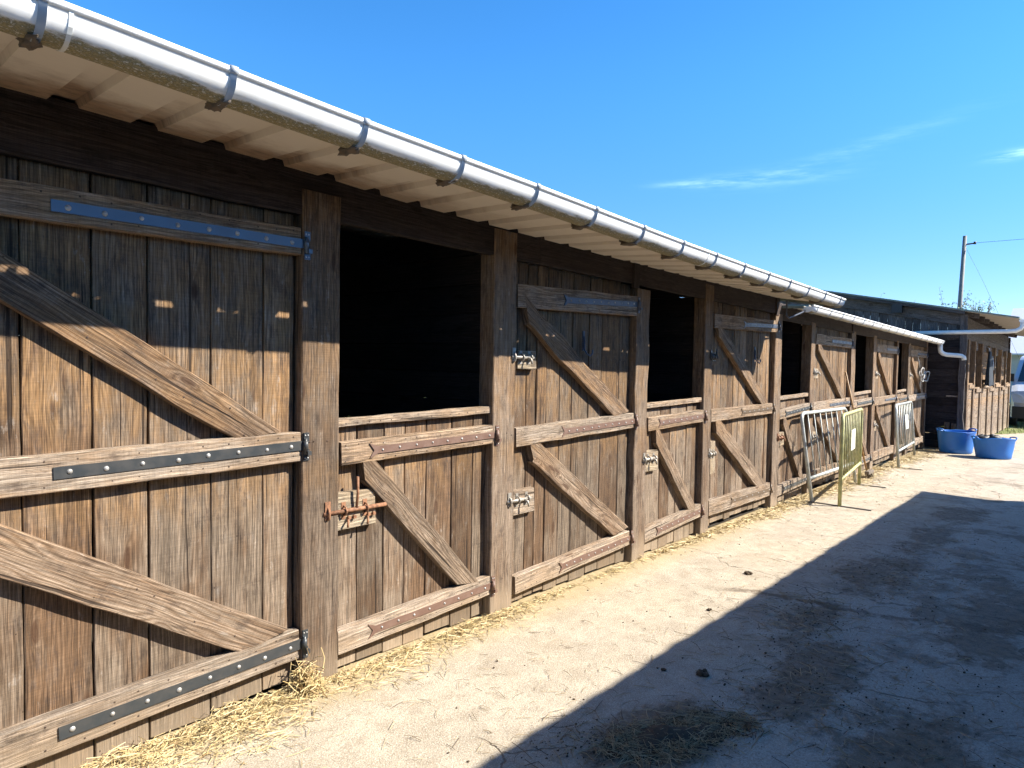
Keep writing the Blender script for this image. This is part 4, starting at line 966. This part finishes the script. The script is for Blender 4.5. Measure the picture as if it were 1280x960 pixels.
o = m.build('black_bag', 'black', root=W((16.98, 1.66, .3))); tag(o, 'crumpled black bag lying inside the lower blue tub', 'bag')

# ------------------------------------------------------------------ parked van
VS = 28.4; VY = 1.36; VZ = 1.17
VAN = thing('parked_van', 'silver van parked facing the yard beyond the end stable', 'van', (VS + 2.4, VY, 0))
def van_section(x, z_list): pass
m = MB(); hw = .98
prof = [(0.02, .28), (0.0, .55), (0.06, .86), (0.22, 1.06), (0.95, 1.24), (1.02, 1.27), (1.78, 2.02), (1.95, 2.10), (2.6, 2.17), (4.9, 2.14), (5.0, 2.0), (5.02, .35)]
def yw(x, z):
    w_ = hw
    if z > 1.2: w_ -= (z - 1.2) * .17
    if x < .5: w_ -= (.5 - x) ** 2 * .7
    return w_
strips = []
for (x, z) in prof:
    ww = yw(x, z); strips.append([(VS + x + .10 * abs(t_) ** 3, VY + ww * t_, z - (.035 * abs(t_) ** 4 if z > .9 else 0)) for t_ in (-1, -.8, -.45, 0, .45, .8, 1)])
for a, b in zip(strips, strips[1:]):
    for i in range(6): m.face([a[i], a[i + 1], b[i + 1], b[i]], smooth=False)
for sgi in (0, 6):
    top = [s_[sgi] for s_ in strips]
    for a, b in zip(top, top[1:]): m.face([a, b, (b[0], b[1], .28), (a[0], a[1], .28)])
m.face([(VS + .1, VY - .9, .28), (VS + 5, VY - .95, .28), (VS + 5, VY + .95, .28), (VS + .1, VY + .9, .28)])
m.build('body', 'paint', VAN)
m = MB()   # windscreen set proud of the body
def wp(x, z, t_, off=.012): return (VS + x + .10 * abs(t_) ** 3 - off, VY + yw(x, z) * t_, z - .035 * abs(t_) ** 4 + off)
tt = [-.86, -.5, 0, .5, .86]
for i in range(4): m.face([wp(1.08, 1.33, tt[i]), wp(1.08, 1.33, tt[i + 1]), wp(1.74, 1.98, tt[i + 1] * .97), wp(1.74, 1.98, tt[i] * .97)])
m.build('windscreen', 'glass', VAN)
m = MB(); m.box((VS - .03, VY - .86, .26), (VS + .12, VY + .86, .60)); m.box((VS - .035, VY - .50, .66), (VS + .05, VY + .50, .80)); m.build('bumper_grille', 'black', VAN)
for sg in (-1, 1):
    m = MB(); q = [(.035, .66, .56), (.03, .68, .90), (.19, 1.00, .93), (.10, .82, .58)]
    m.face([(VS + x_ - .03 + .06 * (abs(y_) ** 3), VY + sg * y_, z_) for x_, z_, y_ in ((.00, .70, .52), (.02, .72, .84), (.17, 1.02, .93), (.08, .90, .60))]); m.build('headlight', 'lens', VAN)
    m = MB(); m.box((VS + 1.15, VY + sg * 1.00 - .07, 1.32), (VS + 1.30, VY + sg * 1.00 + .10, 1.56)); m.build('mirror', 'black', VAN)
    for wx in (.85, 4.0):
        m = MB(); m.tube([(VS + wx, VY + sg * .78, .33), (VS + wx, VY + sg * .985, .33)], .33, 28); wh = m.build('tyre', 'tyre', VAN)
        m = MB(); m.tube([(VS + wx, VY + sg * .985, .33), (VS + wx, VY + sg * .992, .33)], .2, 20); m.build('rim', 'galv', wh)
VAN.scale = (1, 1, VZ)
# steering wheel and seats glimpsed behind the glass are left to the reflections
# ------------------------------------------------------------------ far barn behind the van
FB = thing('far_barn', 'pale grey metal roofed barn far behind the parked van', 'barn', (58, 0, 0))
m = MB(); m.box((52, -16, -1), (66, 4.3, 3.3)); m.build('wall', 'farwall', FB)
m = MB(); m.face([(51.4, -16.5, 3.2), (51.4, 4.8, 3.2), (59, 4.8, 6.6), (59, -16.5, 6.6)]); m.face([(66.6, -16.5, 3.2), (59, -16.5, 6.6), (59, 4.8, 6.6), (66.6, 4.8, 3.2)])
m.face([(51.4, -16.5, 3.1), (51.4, 4.8, 3.1), (59, 4.8, 6.5), (59, -16.5, 6.5)]); m.face([(51.4, -16.5, 3.1), (51.4, -16.5, 3.2), (51.4, 4.8, 3.2), (51.4, 4.8, 3.1)]); m.face([(52, 4.3, 3.1), (66, 4.3, 3.1), (59, 4.3, 6.4)]); m.build('roof', 'farroof', FB)

# ------------------------------------------------------------------ utility pole and cables
UP = thing('utility_pole', 'slim grey utility pole leaning slightly behind the end stable roof', 'pole', (32, 4.35, 0))
m = MB(); m.tube([(32, 4.42, -.5), (32, 4.36, 3.0), (32, 4.24, 7.26)], .11, 12, r2=.070); m.build('shaft', 'polemat', UP)
m = MB(); m.tube([(32, 4.2, 6.92), (32, 3.9, 6.94)], .03, 6); m.tube([(32, 3.9, 6.90), (32, 3.9, 7.0)], .045, 8); m.build('insulator', 'black', UP)
pts = []
for k in range(21):
    q = k / 20; pts.append((32 + 2 * q, 3.9 - 30 * q, 6.95 + .9 * q - 1.6 * 4 * q * (1 - q) * .12))
m = MB(); m.tube(pts, .007, 5); m.build('overhead_cable', 'wire', UP)
m = MB(); m.tube([(32, 4.2, 6.8), (32, 3.66, 5.6), (32, 3.15, 4.38), (32, 2.0, 1.6), (32, 1.4, .0)], .0045, 5); m.build('stay_wire', 'wire', UP)

# ------------------------------------------------------------------ small trees behind the roof
def shrub(name, label, c, H, spread, nb, leaves, seed):
    r = random.Random(seed); th = thing(name, label, 'tree', c, 'bare young trees behind the roofs')
    m = MB(); tips = []
    m.tube([(c[0], c[1], -.3), (c[0] + .03, c[1], H * .25), (c[0] + .05, c[1] + .05, H * .5)], .07, 8, r2=.045); m.build('trunk', 'bark', th)
    m = MB(); lm = MB()
    def limb(p, d, L, rad, lev):
        pts = [p]; q = Vector(p); dd = Vector(d)
        for k in range(5):
            dd = (dd + Vector((r.uniform(-.16, .16), r.uniform(-.16, .16), r.uniform(-.02, .12)))).normalized(); q = q + dd * L / 5; pts.append(tuple(q))
        m.tube(pts, rad, 5, r2=rad * .35)
        if lev < 2:
            for k in range(3 if lev else 4):
                i = r.randint(2, 5); nd = (dd + Vector((r.uniform(-.8, .8), r.uniform(-.8, .8), r.uniform(-.1, .6)))).normalized(); limb(pts[i], nd, L * r.uniform(.4, .62), rad * .5, lev + 1)
        if lev >= 1:
            for k in range(leaves):
                i = r.randint(1, 5); b = Vector(pts[i]) + Vector((r.gauss(0, .06), r.gauss(0, .06), r.gauss(0, .06))); s_ = r.uniform(.025, .05)
                a1 = Vector((r.gauss(0, 1), r.gauss(0, 1), r.gauss(0, 1))).normalized(); a2 = a1.orthogonal().normalized()
                lm.face([b - a1 * s_, b + a2 * s_ * .6, b + a1 * s_, b - a2 * s_ * .6])
    for k in range(nb):
        a = 2 * math.pi * k / nb + r.uniform(-.3, .3)
        limb((c[0] + .05, c[1] + .05, H * r.uniform(.3, .5)), Vector((math.cos(a) * spread, math.sin(a) * spread, 1)).normalized(), H * r.uniform(.4, .52), .035, 0)
    cr = m.build('branches', 'bark', th); lm.build('crown', 'leaf', th)
shrub('young_tree', 'sparse young tree coming into pale green leaf beside the utility pole', (30.5, 4.15, 0), 4.25, .42, 6, 14, 4)
shrub('young_tree', 'bare twiggy treetop showing behind the floodlight on the roof edge', (30, 5.9, 0), 4.2, .5, 4, 1, 9)
shrub('young_tree', 'small leafing treetop right of the utility pole', (31.5, 3.75, 0), 4.1, .35, 4, 8, 14)

# ------------------------------------------------------------------ opposite building, behind the viewer; it throws the long shadow across the yard
OB = thing('opposite_stable', 'timber stable behind the viewer whose roof shades the right half of the yard', 'stable', (4.5, -3.4, 0))
OE = 12.98; OD = -.62; OH = 2.60
m = MB(); x = -6.0
while x < OE - .35: m.board((x + .1, -1.25, 0), (x + .1, -1.25, 2.62), .194, .03, (0, 1, 0), seg=1.2); x += .2
m.build('front_wall', 'plank', OB)
m = MB(); hh = 0
while hh < 2.5: m.board((OE - .4, -6, hh + .1), (OE - .4, -1.27, hh + .1), .196, .03, (1, 0, 0), seg=2); m.board((-6, -6, hh + .1), (-6, -1.27, hh + .1), .196, .03, (-1, 0, 0), seg=2); hh += .2
m.build('end_wall', 'plank', OB)
m = MB(); x = -6
while x < OE - .35: m.board((x + .1, -6, 0), (x + .1, -6, 3.1), .194, .03, (0, 1, 0), seg=2); x += .2
m.build('back_wall', 'darkwood', OB)
m = MB(); a1 = (-6.4, OH + .55); xs_ = [-6.4 + (OE + 6.4) * k / 130 for k in range(131)]
def oe(x): return (OD + .012 * noise.noise(Vector((x * 1.1, 3, 0))) + .006 * noise.noise(Vector((x * 5, 9, 0))), OH + .014 * noise.noise(Vector((x * .8, 5, 2))) + (.012 if int(x * 6) % 2 else 0))
for xa, xb in zip(xs_, xs_[1:]):
    p, q = oe(xa), oe(xb)
    m.face([(xa, p[0], p[1]), (xb, q[0], q[1]), (xb, *a1), (xa, *a1)]); m.face([(xa, p[0], p[1] + .03), (xa, a1[0], a1[1] + .03), (xb, a1[0], a1[1] + .03), (xb, q[0], q[1] + .03)])
    m.face([(xa, p[0], p[1]), (xb, q[0], q[1]), (xb, q[0], q[1] + .03), (xa, p[0], p[1] + .03)])
for xe in (-6.4, OE):
    p = oe(xe); m.face([(xe, p[0], p[1]), (xe, *a1), (xe, a1[0], a1[1] + .03), (xe, p[0], p[1] + .03)])
m.face([(-6.4, *a1), (OE, *a1), (OE, a1[0], a1[1] + .03), (-6.4, a1[0], a1[1] + .03)])
m.build('roof', 'sheet', OB)

# ------------------------------------------------------------------ straw and litter
def straw_piece(m, x, y, z, L, r_, wdt=None, tone=None, tilt=.25):
    a = r_.uniform(0, 6.283); b = r_.gauss(0, tilt); w_ = wdt or r_.uniform(.0012, .0026)
    d = Vector((math.cos(a) * math.cos(b), math.sin(a) * math.cos(b), math.sin(b))); sd_ = Vector((-math.sin(a), math.cos(a), 0)) * w_; up_ = Vector((0, 0, w_ * 1.2))
    c = Vector((x, y, max(z, .004 + abs(d.z) * L * .35))); bend = Vector((r_.gauss(0, .08), r_.gauss(0, .08), abs(r_.gauss(0, .06)))) * L
    p0, p1, p2 = c - d * L / 2, c + bend, c + d * L / 2
    t = tone or (r_.random(), r_.random(), r_.random()); base = len(m.v)
    for p in (p0, p1, p2): 
        p.z = max(p.z, .003)
        m.v += [tuple(p - sd_), tuple(p + up_), tuple(p + sd_)]
    for k in (0, 3):
        for q in range(2): m.quad((base + k + q, base + k + q + 1, base + k + q + 4, base + k + q + 3), [(0, 0)] * 4, t)
r_ = random.Random(77)
STR = [(-3, .8), (0.6, 1.5), (1.2, 2.6), (1.75, 3.2), (2.0, 3.0), (2.5, 1.8), (3.0, 1.5), (3.5, 1.3), (4.2, .35), (5.0, .7), (5.4, .7), (6.2, .35), (6.8, .9), (8.3, 1.3), (8.9, .8), (10.5, 1.3), (11.8, 1.6), (13, .9), (14.2, 1.6), (16, 1.6), (17.6, .4)]
WID = [(-3, .08), (0.6, .13), (1.3, .17), (1.85, .16), (2.3, .12), (3.2, .11), (4.0, .055), (5, .06), (6.5, .07), (7.8, .12), (9.5, .14), (11, .2), (12.2, .2), (14, .2), (17, .2)]
m = MB(); cnt = 0
for k in range(44000):
    s = r_.uniform(-.5, 17.6); dn = interp(STR, s)
    clump = .35 + 1.3 * max(0, noise.noise(Vector((s * 2.7, 1.3, 0))) + .35)
    if r_.random() > dn * clump / 3.6: continue
    wv = interp(WID, s) * (1 + .5 * noise.noise(Vector((s * 1.9, 8, 0))))
    y = 2.985 - abs(r_.gauss(0, 1)) * wv * 1.0
    if y < 2.2: continue
    pile = max(0, 1 - (2.985 - y) / (wv * 2.0)) * interp([(0, .05), (1.2, .07), (1.8, .11), (2.1, .05), (3, .035), (5, .02), (17, .03)], s) * clump
    straw_piece(m, s, min(y, 2.93), r_.random() * pile, r_.uniform(.025, .11), r_, wdt=r_.uniform(.0008, .0019) * (1.7 if s > 5 else 1), tilt=.20); cnt += 1
o = m.build('straw', 'straw'); tag(o, 'golden straw swept along the foot of the stable doors', 'straw', kind='stuff')
# the tuft caught beside the nearest post
m = MB()
for k in range(420):
    s = r_.gauss(1.80, .035); h = abs(r_.gauss(.03, .055))
    straw_piece(m, s, 2.95 - abs(r_.gauss(0, .05)), h, r_.uniform(.04, .12), r_, tone=(r_.random() * .6, r_.random() * .6 + .4, .5), tilt=.7)
o = m.build('straw_tuft', 'straw'); tag(o, 'tangled tuft of straw caught at the foot of the nearest post', 'straw', kind='stuff')
# thin litter of old stalks over the yard, thick where muck has been trodden
m = MB(); spots = [(2.66, 1.40, .12, 650), (2.50, 1.52, .08, 260), (2.86, 1.33, .13, 420), (3.02, 1.20, .07, 160), (3.7, 1.15, .45, 300), (4.7, 1.45, .38, 330), (4.0, .6, .6, 130), (6.1, 1.25, .55, 240), (7.6, .9, .8, 160), (3.0, .55, .5, 110), (2.4, 1.7, .15, 90)]
for (sx, sy, rr, n) in spots:
    for k in range(n):
        straw_piece(m, r_.gauss(sx, rr), r_.gauss(sy, rr * .6), r_.random() * .012, r_.uniform(.025, .13), r_, wdt=r_.uniform(.0008, .0020), tilt=.14)
for k in range(1500): straw_piece(m, r_.uniform(1.5, 12), r_.uniform(.1, 2.6), .003, r_.uniform(.02, .09), r_, wdt=r_.uniform(.0007, .0014), tilt=.05)
o = m.build('trodden_straw', 'oldstraw'); tag(o, 'thin trodden straw stalks scattered over the shaded yard', 'straw', kind='stuff')
m = MB()   # crumbs of muck
for (sx, sy, rr, n) in spots:
    for k in range(int(n * 1.6)):
        z = abs(r_.gauss(0, .004)); q = min(.0055, r_.expovariate(1/.0014) + .0010); m.blob((r_.gauss(sx, rr * .9), r_.gauss(sy, rr * .5), z), q * r_.uniform(.8, 1.6), q, q * .7, r_.uniform(0, 50), .5, 0, 6, 4)
for k in range(260):
    q = r_.uniform(.002, .007); m.blob((r_.uniform(1.5, 13), r_.uniform(.2, 2.85), q * .4), q * 1.3, q, q * .6, r_.uniform(0, 50), .5, 0, 6, 4)
o = m.build('muck_crumbs', 'dung'); tag(o, 'dark crumbs of trodden muck on the concrete', 'muck', kind='stuff')
for i, (s, d, q, lb) in enumerate(((5.36, 2.10, .022, 'small dark dung clod lying in the sun just above the shadow edge'), (3.40, 1.56, .024, 'larger dark dung clod in the shade left of the trodden straw'), (3.30, 1.75, .012, 'tiny dark clod in the shade near the shadow edge'), (4.35, 1.97, .012, 'small brown clod right on the shadow edge'))):
    m = MB(); 
    for k in range(5): m.blob((s + rng.uniform(-1, 1) * q, d + rng.uniform(-1, 1) * q, q * rng.uniform(.3, .6)), q * rng.uniform(.5, .9), q * rng.uniform(.5, .9), q * .55, i * 7 + k, .5, 0, 10, 6)
    o = m.build('dung_clod', 'dung', root=W((s, d, 0))); tag(o, lb, 'clod')
# shallow heap of muck and straw in the foreground shade
m = MB(); n = 40; 
def hp(x, y):
    e = ((x - 2.70 + .5 * (y - 1.4)) / .26) ** 2 + ((y - 1.40 + .35 * (x - 2.7)) / .13) ** 2 + 1.6 * noise.noise(Vector((x * 4, y * 4, 7))); v_ = math.exp(-e * 1.2) * .022 * (1 + .9 * noise.noise(Vector((x * 9, y * 9, 0)))) + .006 * noise.noise(Vector((x * 34, y * 34, 1)))
    return v_ - .007
for i in range(n):
    for j in range(n):
        xa, xb = 1.9 + 1.56 * i / n, 1.9 + 1.56 * (i + 1) / n; ya, yb = .9 + 1.0 * j / n, .9 + 1.0 * (j + 1) / n
        if max(hp(xa, ya), hp(xb, yb), hp(xa, yb), hp(xb, ya)) > 0: m.face([(xa, ya, hp(xa, ya)), (xb, ya, hp(xb, ya)), (xb, yb, hp(xb, yb)), (xa, yb, hp(xa, yb))], smooth=True)
o = m.build('muck_patch', 'dung'); tag(o, 'dark flat patch of muck and straw in the foreground shade', 'muck', kind='stuff')

# ------------------------------------------------------------------ output
sc = bpy.context.scene
sc.render.engine = 'CYCLES'
vs = sc.view_settings; vs.view_transform = 'Standard'; vs.look = 'None'; vs.exposure = 1.38; vs.gamma = 1.0; vs.use_curve_mapping = False
sc.cycles.max_bounces = 4; sc.cycles.diffuse_bounces = 3; sc.cycles.glossy_bounces = 2; sc.cycles.use_adaptive_sampling = True; sc.cycles.adaptive_threshold = 0.03
